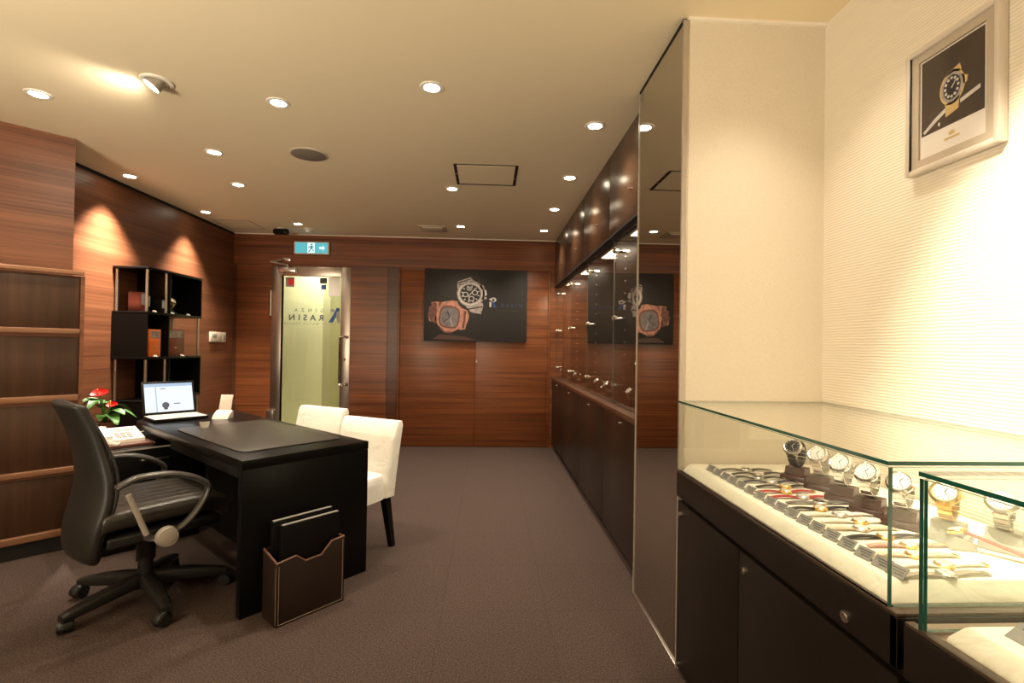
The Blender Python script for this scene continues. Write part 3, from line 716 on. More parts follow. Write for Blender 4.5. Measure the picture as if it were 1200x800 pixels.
# ------------------------------------------------------------------ showcases
def showcase(name_lab, y0, y1, far, doors, zt, zg, X0=.76, X1=XW-.004):
    t = thing('display_case', name_lab, 'display case', (X0, y1, 0))
    L = y1-y0
    mbm(M['case_dark']).box(.02, X1-X0, -L, 0, .005, zt-.012).obj('body', M['case_dark'], t)
    b = mbm(M['case_dark']).box(0, .02, -L, 0, zt-.098, zt-.004, .002).box(.0, X1-X0, -L-.0, -L+.018, zt-.098, zt-.004, .002)
    b.obj('apron', M['case_dark'], t)
    for a, c_ in doors:
        d = mbm(M['case_dark']).box(.004, .02, a-y1+.0015, c_-y1-.0015, .02, zt-.116, .0015).obj('door', M['case_dark'], t)
        yk = c_-y1-.04
        mbm(M['steel']).cyl((-.004, yk, zt-.160), (.004, yk, zt-.160), .010).cyl((-.006, yk, zt-.160), (-.004, yk, zt-.160), .006).obj('lock', M['steel'], d)
    mbm(M['steel']).cyl((-.005, (-L+.13), zt-.070), (0, (-L+.13), zt-.070), .012).cyl((-.007, (-L+.13), zt-.070), (-.005, (-L+.13), zt-.070), .0075).obj('lock', M['steel'], t)
    b = mbm(M['rail_wood']).box(.002, .020, -L+.004, 0, zt-.004, zt+.003, .001).box(.020, X1-X0, -L+.004, -L+.022, zt-.004, zt+.003, .001)
    b.obj('edge_rail', plain('edge_rail', (.055, .034, .022), .35), t)
    mbm(M['cream_plastic']).box(.020, X1-X0, -L+.022, 0, zt-.012, zt-.002).obj('display_floor', plain('display_floor', (.22, .16, .11), .6), t)
    g0, g1 = -L+.028, -far
    gm = M['glass_edge']
    def pane(nm, *bx):
        o = mbm(M['glass']).box(*bx).obj(nm, M['glass'], t)
        dx, dy, dz = bx[1]-bx[0], bx[3]-bx[2], bx[5]-bx[4]
        ax = [dx, dy, dz].index(min(dx, dy, dz)); o.data.materials.append(gm)
        for pg in o.data.polygons:
            if abs(pg.normal[ax]) < .5: pg.material_index = 1
    pane('front_glass', .004, .012, g0, g1, zt+.003, zg-.0125)
    pane('near_glass', .0125, X1-X0-.001, g0, g0+.008, zt+.003, zg-.0125)
    if far: pane('far_glass', .0125, X1-X0-.001, g1-.008, g1, zt+.003, zg-.0125)
    pane('top_glass', .002, X1-X0-.001, g0-.002, g1, zg-.008, zg)
    return t
showcase('dark showcase with glass top full of strapped watches against the cream end wall', .888, YM-.001, 0, [(.89, 1.472), (1.474, YM-.004)], .783, 1.062)
showcase('nearer glass showcase cut off by the right edge of the photo', -.45, .874, .027, [(-.44, .2), (.202, .872)], .779, 1.060)

def cushion(name_lab, x0, x1, y0, y1, z, h):
    b = mbm(M['cushion']); e = .016
    n = 3
    rings = []
    for (dx, zz) in ((-.004, 0), (-.002, h*.25), (e*.75, h*.86), (e, h*.97), (e*1.5, h)):
        ring = []
        for (X_, Y_) in ((x0+dx, y0+dx), (x1-dx, y0+dx), (x1-dx, y1-dx), (x0+dx, y1-dx)): ring.append((X_, Y_, z+zz))
        rings.append(ring)
    b.loft(rings)
    return tag(b.obj('display_cushion', M['cushion']), name_lab, 'cushion')
cushion('large white cloth cushion under the watches in the first showcase', .785, 1.335, .940, 1.945, .782, .036)
cushion('white cloth cushion in the nearer showcase at the right edge', .792, 1.335, -.40, .815, .778, .036)
ZC = .819
def price_tag(lab, loc, rz, w=.040, h=.026, tilt=40):
    t = thing('price_tag', lab, 'price tag', loc, rz, 'grey price tags')
    T = Matrix.Rotation(R(tilt), 4, 'Y')
    mbm(M['tag']).box(-.001, .001, -w/2, w/2, 0, h, .0005, 1, X=T).box(0, .016, -w/2, w/2, 0, .0012).obj('card', M['tag'], t)
    b = mbm(M['ink'])
    for q in range(3): b.box(-.0014, -.001, -w*.4, w*(.1+.12*q), h*(.25+.22*q), h*(.31+.22*q), X=T)
    b.obj('printed_lines', M['ink'], t)
TY = [1.812, 1.757, 1.700, 1.648, 1.594, 1.535, 1.478, 1.424, 1.371, 1.319, 1.266, 1.216, 1.163, 1.110, 1.057, 1.007, .970]
for i, y in enumerate(TY):
    price_tag(f'small grey price tag, {ORD[i]} from the far end of the showcase row' if i < 16 else 'small grey price tag nearest the camera at the end of the front row', (.822, y, ZC), R(8))
price_tag('larger grey price tag lying on the cushion of the nearer showcase', (.842, .740, .814), R(2), .064, .036, 55)
price_tag('grey price tag beside the red strapped watch at right of the showcase', (1.185, 1.02, ZC), R(-20), .07, .045, 62)

def flat_watch(lab, x, y, L, strap, metal, dial, rz=0.0, z=ZC):
    t = thing('wristwatch', lab, 'watch', (x, y, z), rz, 'strapped watches lying in rows')
    def strapb(a, b_, w0, w1):
        b = mbm(STR[strap] if strap in STR else M[strap]); n = 8; rings = []
        for i in range(n+1):
            q = i/n; xx = a+(b_-a)*q; ww = (w0+(w1-w0)*q)/2; zz = .003+.004*math.sin(PI*q)
            rings.append([(xx, -ww, zz-.0012), (xx, ww, zz-.0012), (xx, ww, zz+.0014), (xx, -ww, zz+.0014)])
        b.loft(rings); return b
    hc = .0185
    strapb(-L*.52, -hc+.003, .013, .017).obj('strap', None, t)
    o = strapb(hc-.003, L*.48, .017, .013); o.obj('strap', None, t)
    b = mbm(M[metal]).lathe([(.002, 0), (.0165, 0), (.0185, .003), (.0185, .0065), (.0155, .0095), (.0140, .0085), (.002, .0085)], 24)
    b.box(-.021, -.012, -.008, .008, .001, .006, .001, 1).box(.012, .021, -.008, .008, .001, .006, .001, 1).cyl((0, -.018, .0045), (0, -.0225, .0045), .0025, n=10)
    b.obj('case', M[metal], t)
    b = mbm(M['ink' if dial == 'b' else 'p_white']).lathe([(.001, .0086), (.0138, .0086), (.0138, .0090), (.001, .0090)], 20)
    hm = M['p_white'] if dial == 'b' else M['ink']
    b.box(0, .010, -.0005, .0005, .009, .0094, X=Matrix.Rotation(.7, 4, 'Z'), m=hm).box(0, .007, -.0006, .0006, .009, .0094, X=Matrix.Rotation(2.4, 4, 'Z'), m=hm)
    b.obj('dial', None, t)
    mbm(M[metal]).box(L*.48-.004, L*.48+.004, -.009, .009, .001, .006, .001, 1).obj('buckle', M[metal], t)
FLAT = [('black', 'steel', 'b'), ('black', 'chrome', 'w'), ('black', 'steel', 'b'), ('navy', 'steel', 'w'), ('black', 'gold', 'w'), ('red', 'gold', 'w'), ('red', 'steel', 'w'), ('grey', 'steel', 'b'), ('black', 'gold', 'w'),
        ('white', 'steel', 'w'), ('white', 'gold', 'w'), ('cream', 'steel', 'w'), ('black', 'gold', 'w'), ('pink', 'gold', 'w'), ('cream', 'gold', 'w'), ('white', 'gold', 'w')]
cn_ = {'b': 'dark', 'w': 'pale'}
for i, (s_, m_, d_) in enumerate(FLAT):
    y = TY[i]+.004
    mm = {'steel': 'steel', 'chrome': 'chrome', 'gold': 'gold'}[m_]
    flat_watch(f'{s_} strapped {mm} watch lying flat, {ORD[i]} from the far end of the row', .965+.02*math.sin(i*2.1), y, .19, s_, m_, d_, R(2*math.sin(i*1.7)))
# steel bracelet watch lying nearest the camera
flat_watch('steel bracelet watch lying flat nearest the near glass of the showcase', .93, .968, .19, 'steel', 'steel', 'w', R(3))
# watches on ring stands along the back of the cushion
ST = [(1.085, 1.70, 'steel', 'black', 'black', 'black strapped steel watch at the far end of the back row'),
      (1.095, 1.585, 'steel', 'white', None, 'steel bracelet watch second from the far end of the back row'),
      (1.080, 1.462, 'chrome', 'white', None, 'steel bracelet watch third from the far end of the back row'),
      (1.075, 1.352, 'chrome', 'white', None, 'steel bracelet watch fourth from the far end of the back row'),
      (1.085, 1.250, 'chrome', 'white', None, 'steel watch fifth in the back row behind the glass corner'),
      (1.120, 1.160, 'gold', 'white', None, 'upright gold watch with white dial in the back row'),
      (1.195, 1.098, 'steel', 'white', None, 'upright steel watch just right of the gold watch'),
      (1.225, 1.000, 'steel', 'white', None, 'upright steel watch nearest the camera at the photo edge')]
for x, y, m_, d_, sp_, lab in ST:
    stand_watch(lab, (x, y, ZC), R(215), m_, d_, 'stand_base' if y > 1.2 else 'stand_grey', 1.5, 'watches on ring stands', strap=sp_, kb=1.2)
# grey block with the red strapped watch
t = thing('display_block', 'small grey display block under the red strapped gold watch', 'display block', (1.092, 1.118, ZC), R(-12))
mbm(M['stand_grey']).prism([(-.022, 0), (.030, 0), (.030, .016), (-.010, .030)], 'y', -.030, .030, .001).obj('block', M['stand_grey'], t)
t = thing('wristwatch', 'gold watch with a rust red strap resting on the grey block', 'watch', (1.092, 1.110, ZC+.035), R(-52))
b = mbm(M['gold']).lathe([(.002, 0), (.018, 0), (.020, .003), (.020, .007), (.016, .010), (.0145, .009), (.002, .009)], 24, X=Matrix.Rotation(R(-20), 4, 'Y'))
b.obj('case', M['gold'], t)
mbm(M['p_white']).lathe([(.001, .0091), (.0142, .0091), (.0142, .0096), (.001, .0096)], 20, X=Matrix.Rotation(R(-20), 4, 'Y')).obj('dial', M['p_white'], t)
b = mbm(STR['rust']); rings = []
for i in range(11):
    q = i/10; xx = .016+.12*q; zz = .004-.030*q
    rings.append([(xx, -.009, zz-.001), (xx, .009, zz-.001), (xx, .009, zz+.0018), (xx, -.009, zz+.0018)])
b.loft(rings).obj('strap', STR['rust'], t)

# ------------------------------------------------------------------ left side: drawer cabinet on the diagonal wall
u45 = R(45)
cp = Vector((-2.64, 3.045, 0)) + D45*.215      # right front corner
t = thing('drawer_cabinet', 'tall dark wood cabinet with stacked wide flaps against the diagonal wall', 'cabinet', (cp.x, cp.y, 0), u45)
# local x along the front towards the right (0 = right end), local y = into the wall
Wd = 1.9
b = mbm(M['wood_left']).box(-Wd, 0, .02, .355, .0, 1.655).box(-.020, 0, -.002, .02, .05, 1.655)
b.obj('body', None, t)
mbm(M['black_matt']).box(-Wd, -.02, .005, .02, 0, .085).obj('plinth', M['black_matt'], t)
zr = [(1.660, 1.685), (1.300, 1.332), (.896, .932), (.466, .498), (.090, .130)]
tops = [1.655, 1.285, .880, .450]
for i in range(4):
    z0 = zr[i+1][1]+.001; z1 = tops[i]
    d = mbm(M['drawer_wood']).box(-Wd, -.024, .006, .020, z0, z1-.004, .001).obj('flap', M['drawer_wood'], t)
for a, c_ in zr:
    mbm(M['rail_wood']).box(-Wd, (-.004 if a > 1.5 else -.022), -.018, .02, a, c_, .004, 3).obj('rail', M['rail_wood'], t)

# ------------------------------------------------------------------ black display shelf on the left wall
SX0, SX1, SY0, SY1 = XL+.004, -2.834, 4.29, 5.08
t = thing('display_shelf', 'tall black cube shelf with steel posts against the left wood wall', 'shelf', (SX0, SY0, 0))
dx, dy = SX1-SX0, SY1-SY0; ym = dy*.375
zs = [1.885, 1.510, 1.128, .765, .40, .04]
for z in zs: mbm(M['black']).box(0, dx, 0, dy, z-.022, z, .002).obj('shelf_board', M['black'], t)
for k, (zt_, zb_) in enumerate(zip(zs, zs[1:])):
    z0, z1 = zb_, zt_-.022
    if k % 2 == 0:
        a, c_ = ym, dy          # far half closed
    else: a, c_ = 0, ym
    mbm(M['black']).box(.0, .014, a, c_, z0, z1).box(.014, dx-.002, a, a+.014, z0, z1).box(.014, dx-.002, c_-.014, c_, z0, z1).obj('cube_panel', M['black'], t)
    ps = [(.022, .022), (dx-.022, .022), (dx-.020, ym-.03)] if k % 2 == 0 else [(.022, dy-.022), (dx-.022, dy-.022), (.03, ym+.22)]
    for px, py in ps: mbm(M['steel']).cyl((px, py, z0), (px, py, z1), .011).obj('post', M['steel'], t)
for y0, w_, zb, h, nm, lab, mt, face in (
    (4.36, .15, 1.128, .235, 'watch_box', 'bright orange upright watch box on the middle shelf', 'orange_box', 'p_silver'),
    (4.575, .275, 1.128, .245, 'watch_box', 'dark red upright watch box on the middle shelf beside the orange one', 'red_box', 'p_silver')):
    t = thing(nm, lab, 'box', (-2.99, y0, zb))
    mbm(M[mt]).box(0, .13, 0, w_, 0, h, .004).obj('body', M[mt], t)
    mbm(M[face]).box(.128, .132, w_*.1, w_*.9, h*.68, h*.94, .001, 1).obj('picture_plate', plain('plate_'+mt, (.20, .15, .12), .4, var=.5, bscale=20), t)
    mbm(M['steel']).box(.13, .134, w_*.42, w_*.58, h*.30, h*.33, .0006, 1).obj('clasp', M['steel'], t)
for y0, x0, w_, h, lab, mt in ((4.33, -3.02, .085, .165, 'black watch box at the near end of the top shelf', 'red_box'), (4.43, -3.04, .055, .15, 'narrow dark box second from the near end of the top shelf', 'black'),
                              (4.505, -2.96, .075, .12, 'small black box with a silver picture on the top shelf', 'black')):
    t = thing('watch_box', lab, 'box', (x0, y0, 1.510))
    mbm(M[mt]).box(0, .10, 0, w_, 0, h, .003).obj('body', M[mt], t)
    mbm(M['grey_plastic']).box(.099, .102, w_*.12, w_*.88, h*.35, h*.92, .0006, 1).obj('picture_plate', M['grey_plastic'], t)
for y, z, lab in ((4.42, 1.128, 'small white card in front of the orange watch box'), (4.80, 1.128, 'small white card in front of the dark red watch box'), (4.40, 1.51, 'small white card at the near end of the top shelf'), (4.64, 1.51, 'small white card in the middle of the top shelf'), (4.88, 1.51, 'small white card at the far end of the top shelf')):
    t = thing('name_card', lab, 'card', (-2.848, y, z), 0, 'small cards on the black shelf')
    mbm(M['white_plastic']).prism([(-.008, 0), (.008, 0), (-.004, .016)], 'y', -.022, .022).obj('card', M['white_plastic'], t)
stand_watch('gold watch on a stand inside the top black cube', (-2.95, 4.75, 1.510), 0, 'gold', 'white', 'black', 1.6, 'shelf watch')

# thermostat
t = thing('thermostat', 'beige wall controller with a small screen on the left wall', 'thermostat', (XL, 5.915, 1.318))
mbm(M['cream_plastic']).box(0, .018, -.17, .08, -.058, .058, .006).obj('body', None, t)
mbm(M['grey_plastic']).box(.017, .020, -.13, -.04, -.01, .035, .001).obj('display', M['grey_plastic'], t)
mbm(M['cream_plastic']).box(.0, .014, .085, .17, -.058, .058, .005).obj('switch_plate', None, t)
mbm(M['grey_plastic']).box(.013, .017, .105, .15, -.03, .03, .002).obj('switch', M['grey_plastic'], t)

# ------------------------------------------------------------------ desk  (local x = s along the desk away from camera, local y = t across; origin = near corner)
DA = Vector((-1.113, 2.340, 0)); ang = math.atan2(.676, -.737)          # direction of +s
def D(s, tt, z=0): 
    return (DA.x - .737*s + .676*tt, DA.y + .676*s + .737*tt, z)
# build with local frame x=s, y=-t (so the frame stays right-handed)
desk = thing('desk', 'long black desk with a rounded far end and solid end panel', 'desk', (DA.x, DA.y, 0), ang)
WT = .67; ZT = .725
arcp = [(0, 0), (1.67, 0)] + [(1.67+.08*math.sin(q), .08*(1-math.cos(q))) for q in [R(a) for a in range(10, 91, 10)]] + [(1.79, .40), (1.82, WT-.02), (1.80, WT), (0, WT)]
mbm(M['desk']).prism([(x, -y) for x, y in arcp], 'z', ZT-.045, ZT, .004).obj('tabletop', M['desk'], desk)
mbm(M['desk']).box(0, .042, -WT, 0, 0, ZT-.045, .003).obj('end_panel', M['desk'], desk)
mbm(M['black_matt']).box(.16, 1.68, -.31, -.29, .06, ZT-.045).obj('modesty_panel', M['black_matt'], desk)
mbm(M['desk']).box(1.68, 1.72, -WT+.04, -.29, 0, ZT-.045).obj('rear_panel', M['desk'], desk)
mbm(M['black_matt']).box(.20, 1.2, -.285, -.06, ZT-.125, ZT-.045, .003).obj('drawer', M['black_matt'], desk)
# pedestal return at the far left
t = thing('side_pedestal', 'low black side cabinet under the telephone beside the desk', 'cabinet', D(1.285, -.262), ang)
mbm(M['black']).box(0, .75, -.52, 0, 0, .598, .003).obj('body', M['desk'], t)
mbm(M['desk']).box(-.012, .76, -.53, .010, .598, .618, .003).obj('top', M['desk'], t)
mbm(M['alu']).box(-.014, -.0118, -.53, .010, .603, .613).obj('edge_strip', M['alu'], t)
for z0, z1 in ((.05, .22), (.225, .40), (.405, .59)):
    d = mbm(M['desk']).box(-.016, 0, -.515, -.005, z0, z1, .002).obj('drawer', M['desk'], t)
    mbm(M['steel']).tube([(-.016, -.33, z1-.05), (-.034, -.33, z1-.05), (-.034, -.19, z1-.05), (-.016, -.19, z1-.05)], .005, 8).obj('handle', M['steel'], d)
# desk pad
t = thing('desk_pad', 'large dark leather desk pad with rounded corners on the desk', 'desk pad', D(.16, .06, ZT), ang)
pad = [(x+.49, y-.275) for x, y in sup(56, .49, .275, 14)]
mbm(M['pad']).prism(pad, 'z', 0, .007, .002).obj('pad', M['pad'], t)

# office chair
oc = thing('office_chair', 'black leather swivel chair with arched armrests at the desk', 'office chair', (-1.66, 2.54, 0), R(50))
def backrest():
    b = mbm(M['leather']); rings = []
    prof = bez([(-.262, .300), (-.270, .36), (-.262, .45), (-.235, .56), (-.228, .66), (-.245, .78), (-.272, .88), (-.308, .965), (-.322, .992)], 4)
    n = len(prof)
    for i, p in enumerate(prof):
        q = i/(n-1); z = p[1]; x = p[0]
        wdt = .205 + .030*math.sin(PI*min(1, max(0, (z-.3)/.45))) - .03*max(0, (z-.75)/.28)
        th = .036
        k = 1.0
        if q < .06: k = .55+.45*(q/.06)**.5
        if q > .93: k = .45+.55*((1-q)/.07)**.5
        ring = []
        for (a, c_) in sup(32, th*k, wdt*(.86+.14*k), 3.2):
            ring.append((x + a + .022*(c_/.2)**2, c_, z))
        rings.append(ring)
    return b.loft(rings)
bk = backrest().obj('backrest', M['leather'], oc, ang=60)
b = mbm(M['leather']); seam = []
for z, x, y in ((.33, -.242, .200), (.45, -.215, .222), (.58, -.182, .230), (.70, -.178, .222), (.82, -.208, .205), (.92, -.245, .185), (1.0, -.290, .160)): seam.append((x, y, .33+(z-.33)*.95))
b.tube(bez(seam, 5), .006, 8); b.tube(bez([(x, -y, z) for x, y, z in seam], 5), .006, 8)
b.obj('piping', M['leather'], bk)
b = mbm(M['leather_rib']); rings = []
stn = bez([(-.235, .0), (-.225, .02), (-.18, .03), (0, .033), (.18, .030), (.25, .012), (.285, -.02), (.295, -.05)], 4)
for i, p in enumerate(stn):
    q = i/(len(stn)-1); x = p[0]
    hw = .235+.02*math.sin(PI*q); th = .054
    if q < .08: th *= .5+.5*q/.08; hw *= .94+.06*q/.08
    if q > .85: th *= .35+.65*(1-q)/.15; hw *= .90+.10*(1-q)/.15
    rings.append([(x, a, .438+p[1]+c_+.012*(a/.25)**2) for a, c_ in sup(36, hw, th, 4)])
b.loft(rings).obj('seat', M['leather_rib'], oc, ang=60)
mbm(M['plastic']).box(-.21, .25, -.215, .215, .352, .405, .015, 3).obj('seat_pan', M['plastic'], oc)
b = mbm(M['plastic']).box(-.24, .12, -.075, .075, .300, .385, .015, 3).box(-.285, -.19, -.05, .05, .33, .48, .012, 2)
b.obj('tilt_mechanism', M['plastic'], oc)
mbm(M['plastic']).tube(bez([(.02, -.07, .345), (.04, -.16, .345), (.05, -.24, .35)], 4), .007, 8).sph((.05, -.245, .35), .012).obj('tilt_lever', M['plastic'], oc)
b = mbm(M['plastic']).cyl((0, 0, .10), (0, 0, .31), .032).cyl((0, 0, .20), (0, 0, .305), .040).cyl((0, 0, .07), (0, 0, .13), .050, .044)
b.obj('gas_column', M['plastic'], oc)
for sg in (-1, 1):
    y = .285*sg
    top = [(-.20, y, .635), (-.16, y, .655), (-.11, y, .668), (0, y, .662), (.09, y, .632), (.15, y, .592)]
    a = mbm(M['arm']).tube(bez(top, 6), [.010]+[.0135]*(5*6-1)+[.013], 12, 1.9).obj('armrest', M['arm'], oc)
    b = mbm(M['plastic']).tube(bez([(.15, y, .592), (.163, y, .565), (.145, y, .515), (.10, y, .450), (.045, y, .405), (-.01, y*.985, .382), (-.05, y*.9, .375), (-.06, y*.6, .372)], 5), .014, 12, 1.5)
    b.obj('arm_bracket', M['arm'], a)
    mbm(M['alu']).tube([(-.155, y, .600), (-.120, y, .505), (-.085, y*.99, .408)], .0115, 12).obj('strut', M['alu'], a)
    mbm(M['alu']).cyl((-.01, y+.002*sg, .382), (-.01, y+.032*sg, .382), .046, .040, 32).cyl((-.01, y+.032*sg, .382), (-.01, y+.035*sg, .382), .036, .030, 32).obj('hub_cap', plain('hub_cap', (.30, .26, .22), .4), a)
for k in range(5):
    a = R(-115+72*k-50)
    T = Matrix.Rotation(a, 4, 'Z')
    b = mbm(M['plastic']); rings = []
    for x, hw, z0, z1 in ((.02, .034, .075, .140), (.10, .032, .070, .136), (.20, .029, .064, .122), (.30, .026, .056, .100), (.342, .021, .054, .086)):
        rings.append([(x, c_*1.0, (z0+z1)/2+d_) for c_, d_ in sup(16, hw, (z1-z0)/2, 4)])
    b.loft(rings, X=T); b.cyl((.325, 0, .050), (.325, 0, .080), .012, X=T)
    lg_ = b.obj('base_leg', M['plastic'], oc)
    b = mbm(M['plastic']); sw = Matrix.Translation((.325, 0, 0)) @ Matrix.Rotation(R(60+50*k), 4, 'Z')
    for s2 in (-1, 1):
        b.cyl((-.018, .006*s2, .030), (-.018, .028*s2, .030), .030, .027, 24, X=T @ sw)
    b.box(-.03, .012, -.006, .006, .018, .058, .004, 2, X=T @ sw)
    b.tube(ring3 := [(-.018+.034*math.cos(R(q)), 0, .030+.034*math.sin(R(q))) for q in range(0, 181, 20)], .004, 8, 5.5, X=T @ sw)
    b.obj('caster', M['plastic'], lg_)

# white dining style chairs
def white_chair(lab, loc, rz):
    t = thing('dining_chair', lab, 'chair', loc, rz, 'white slipcovered chairs at the desk')
    b = mbm(M['cloth'])
    # back: slanted rounded slab reaching down to the hem
    rings = []
    N = 36
    for i in range(17):
        q = i/16; z = .325+.455*q
        xm = -.205-.085*q**1.15; th = .050-.006*q
        k = 1.0
        if q > .93: k = 1-.35*((q-.93)/.07)**2
        rings.append([(xm+a*k, c_*(.985 if q > .97 else 1), z) for a, c_ in sup(N, th, .232, 7)])
    b.loft(rings)
    b.obj('backrest_cover', M['cloth'], t, ang=50)
    b = mbm(M['cloth']); rings = []
    for q, ins in ((0, 0), (.25, .002), (.6, .0), (.9, .006), (1, .022)):
        z = .325+.145*q
        rings.append([(.045+a*(1-ins*2), c_*(1-ins*2), z) for a, c_ in sup(40, .225, .228, 9)])
    b.loft(rings).obj('seat_cover', M['cloth'], t, ang=50)
    for sx in (-1, 1):
        for sy in (-1, 1):
            p0 = (-.195 if sx < 0 else .225, .195*sy, .33); p1 = (-.258 if sx < 0 else .235, .200*sy, 0)
            rings = []
            for q in (0, .5, 1):
                c0 = Vector(p1).lerp(Vector(p0), q); w_ = .016+.007*q
                rings.append([(c0.x+a, c0.y+d_, c0.z) for a, d_ in ((-w_, -w_), (w_, -w_), (w_, w_), (-w_, w_))])
            mbm(M['black']).loft(rings).obj('leg', M['black'], t)
    return t
rz = math.atan2(-.875, -.485)
white_chair('white slipcovered chair nearer the camera, at right behind the desk corner', (-.888, 3.06, 0), rz)
white_chair('white slipcovered chair farther along the desk, in front of the glass door', (-1.385, 3.63, 0), rz)

# magazine box with binders
mz = thing('magazine_box', 'brown leather box with cut out front standing against the desk end', 'box', D(-.052, .078), ang)
# local x = s (box extends to -x), y = -t ; width .33, depth .135
w_, dp, hh = .335, .138, .315
front = [(0, 0), (w_, 0), (w_, hh), (w_*.80, hh-.004), (w_*.64, hh-.055), (w_*.40, hh-.058), (w_*.27, hh-.022), (.0, hh-.034)]
def wall_poly(poly, x0, x1): return mbm(M['leather_brown']).prism([(-a, z) for a, z in poly], 'x', x0, x1, .001)
wall_poly(front, -dp, -dp+.008).obj('front_panel', M['leather_brown'], mz)
wall_poly([(0, 0), (w_, 0), (w_, hh), (0, hh)], -.008, 0).obj('back_panel', M['leather_brown'], mz)
for yy in (0, w_-.008):
    zz = hh-.034 if yy == 0 else hh
    mbm(M['leather_brown']).prism([(-dp+.008, 0), (-.008, 0), (-.008, hh), (-dp+.008, zz)], 'y', -yy-.008, -yy, .001).obj('side_panel', M['leather_brown'], mz)
mbm(M['leather_brown']).box(-dp+.008, -.008, -w_+.008, -.008, 0, .008).obj('bottom', M['leather_brown'], mz)
b = mbm(M['edge_leather'])
b.tube([(-dp+.004, -a, z+.001) for a, z in front[2:]], .005, 8)
b.tube([(-dp+.004, -.004, hh-.033), (-.004, -.004, hh+.001)], .005, 8).tube([(-dp+.004, -w_+.004, hh+.001), (-.004, -w_+.004, hh+.001)], .005, 8)
b.obj('rim_binding', M['edge_leather'], mz)
b = mbm(M['stitch'])
b.tube([(-dp-.0006, -.010, hh-.045), (-dp-.0006, -.010, .010), (-dp-.0006, -w_+.010, .010), (-dp-.0006, -w_+.010, hh-.01)], .0012, 6)
b.tube([(-dp+.006, .0006, .012), (-dp+.006, .0006, hh-.05)], .0012, 6)
b.obj('stitching', M['stitch'], mz)
for s0, t0, wd_, zt_, lab in ((-.078, .098, .30, .445, 'black binder at the back of the brown leather box, against the desk'), (-.125, .118, .29, .432, 'black binder at the front of the brown leather box')):
    t = thing('binder', lab, 'binder', D(s0, t0, .009), ang)
    mbm(M['black']).box(-.026, 0, -wd_, 0, 0, zt_-.009, .004, 2).obj('cover', M['black'], t)
    mbm(M['grey_plastic']).box(-.022, -.004, -wd_+.004, -.006, zt_-.011, zt_-.0075).obj('pages', M['grey_plastic'], t)

# laptop: faces the near end of the desk
lp = thing('laptop', 'open black laptop with a lit white screen on the far end of the desk', 'laptop', D(1.475, .045, ZT), ang)
# local x = away from the user, y = -t
LW = .322
b = mbm(M['black']).box(0, .25, -LW, 0, .004, .024, .004, 2); 
for px, py in ((.02, -.02), (.02, -LW+.02), (.23, -.02), (.23, -LW+.02)): b.cyl((px, py, 0), (px, py, .005), .008, n=12)
b.obj('base', M['black'], lp)
b = mbm(M['alu']).box(.006, .244, -LW+.006, -.006, .0238, .0252); b.obj('palm_rest', plain('palm_rest', (.55, .52, .48), .4), lp)
b = mbm(M['white_plastic'])
for r_ in range(5):
    for c_ in range(14):
        x0 = .105+r_*.025; y0 = -.020-c_*.0203
        b.box(x0, x0+.021, y0-.0175, y0, .025, .0285)
b.obj('keyboard', plain('keys', (.42, .40, .37), .45), lp)
mbm(M['grey_plastic']).box(.02, .08, -LW/2-.045, -LW/2+.045, .0250, .0258).obj('touchpad', M['grey_plastic'], lp)
XS = Matrix.Translation((.238, 0, .026)) @ Matrix.Rotation(R(18), 4, 'Y')
sc_ = mbm(M['black']).box(0, .012, -LW, 0, 0, .238, .004, 2, X=XS).obj('lid', M['black'], lp)
mbm(M['screen']).box(-.0012, .0, -LW+.014, -.014, .018, .222, X=XS).obj('screen', M['screen'], sc_)
b = mbm(M['screen_blue']).box(-.0020, -.0012, -LW+.014, -.014, .200, .222, X=XS, m=M['screen_blue']).box(-.0020, -.0012, -.085, -.078, .018, .200, X=XS, m=M['screen_blue'])
b.cyl((-.0020, -.135, .065), (-.0012, -.135, .065), .022, X=XS, m=M['screen_dark']).box(-.002, -.0012, -.146, -.124, .034, .050, X=XS, m=M['screen_dark']).box(-.002, -.0012, -.225, -.185, .070, .076, X=XS, m=M['screen_dark']).box(-.002, -.0012, -.14, -.11, .182, .187, X=XS, m=M['screen_dark'])
b.obj('screen_content', M['screen_blue'], sc_)
# cup
t = thing('glass_cup', 'small shiny metal cup on the far edge of the desk pad', 'cup', D(1.055, .20, ZT+.007))
mbm(M['chrome']).lathe([(.002, .002), (.022, 0), (.027, .02), (.029, .045), (.027, .045), (.024, .02), (.018, .006), (.002, .006)], 24).obj('bowl', plain('cup_silver', (.80, .78, .72), .25), t)
mbm(M['black']).lathe([(.0275, .040), (.0305, .042), (.0305, .047), (.0275, .047)], 24).obj('rim', M['black'], t)
# card stand
t = thing('card_stand', 'white tilted card stand with a stepped front tray on the desk', 'card stand', D(1.47, .49, ZT), R(-90))
# local x right (seen from camera), y away... (rotated so +x faces the camera)
b = mbm(M['white_plastic'])
b.prism([(.02, .0), (.10, .0), (.085, .022), (.035, .055), (.02, .050)], 'y', -.060, .050, .002); b.obj('tray', plain('card_tray', (.55, .47, .40), .5), t)
X = Matrix.Translation((.02, 0, .04)) @ Matrix.Rotation(R(-16), 4, 'Y')
mbm(M['white_plastic']).box(-.004, .004, -.055, .03, 0, .125, .002, X=X).obj('card', plain('tilted_card', (.62, .50, .42), .5), t)
mbm(M['steel']).tube([(-.01, -.04, .15), (-.075, -.075, .002), (-.03, -.075, .002)], .003, 6).tube([(-.01, .02, .15), (-.075, .045, .002)], .003, 6).obj('wire_prop', M['steel'], t)

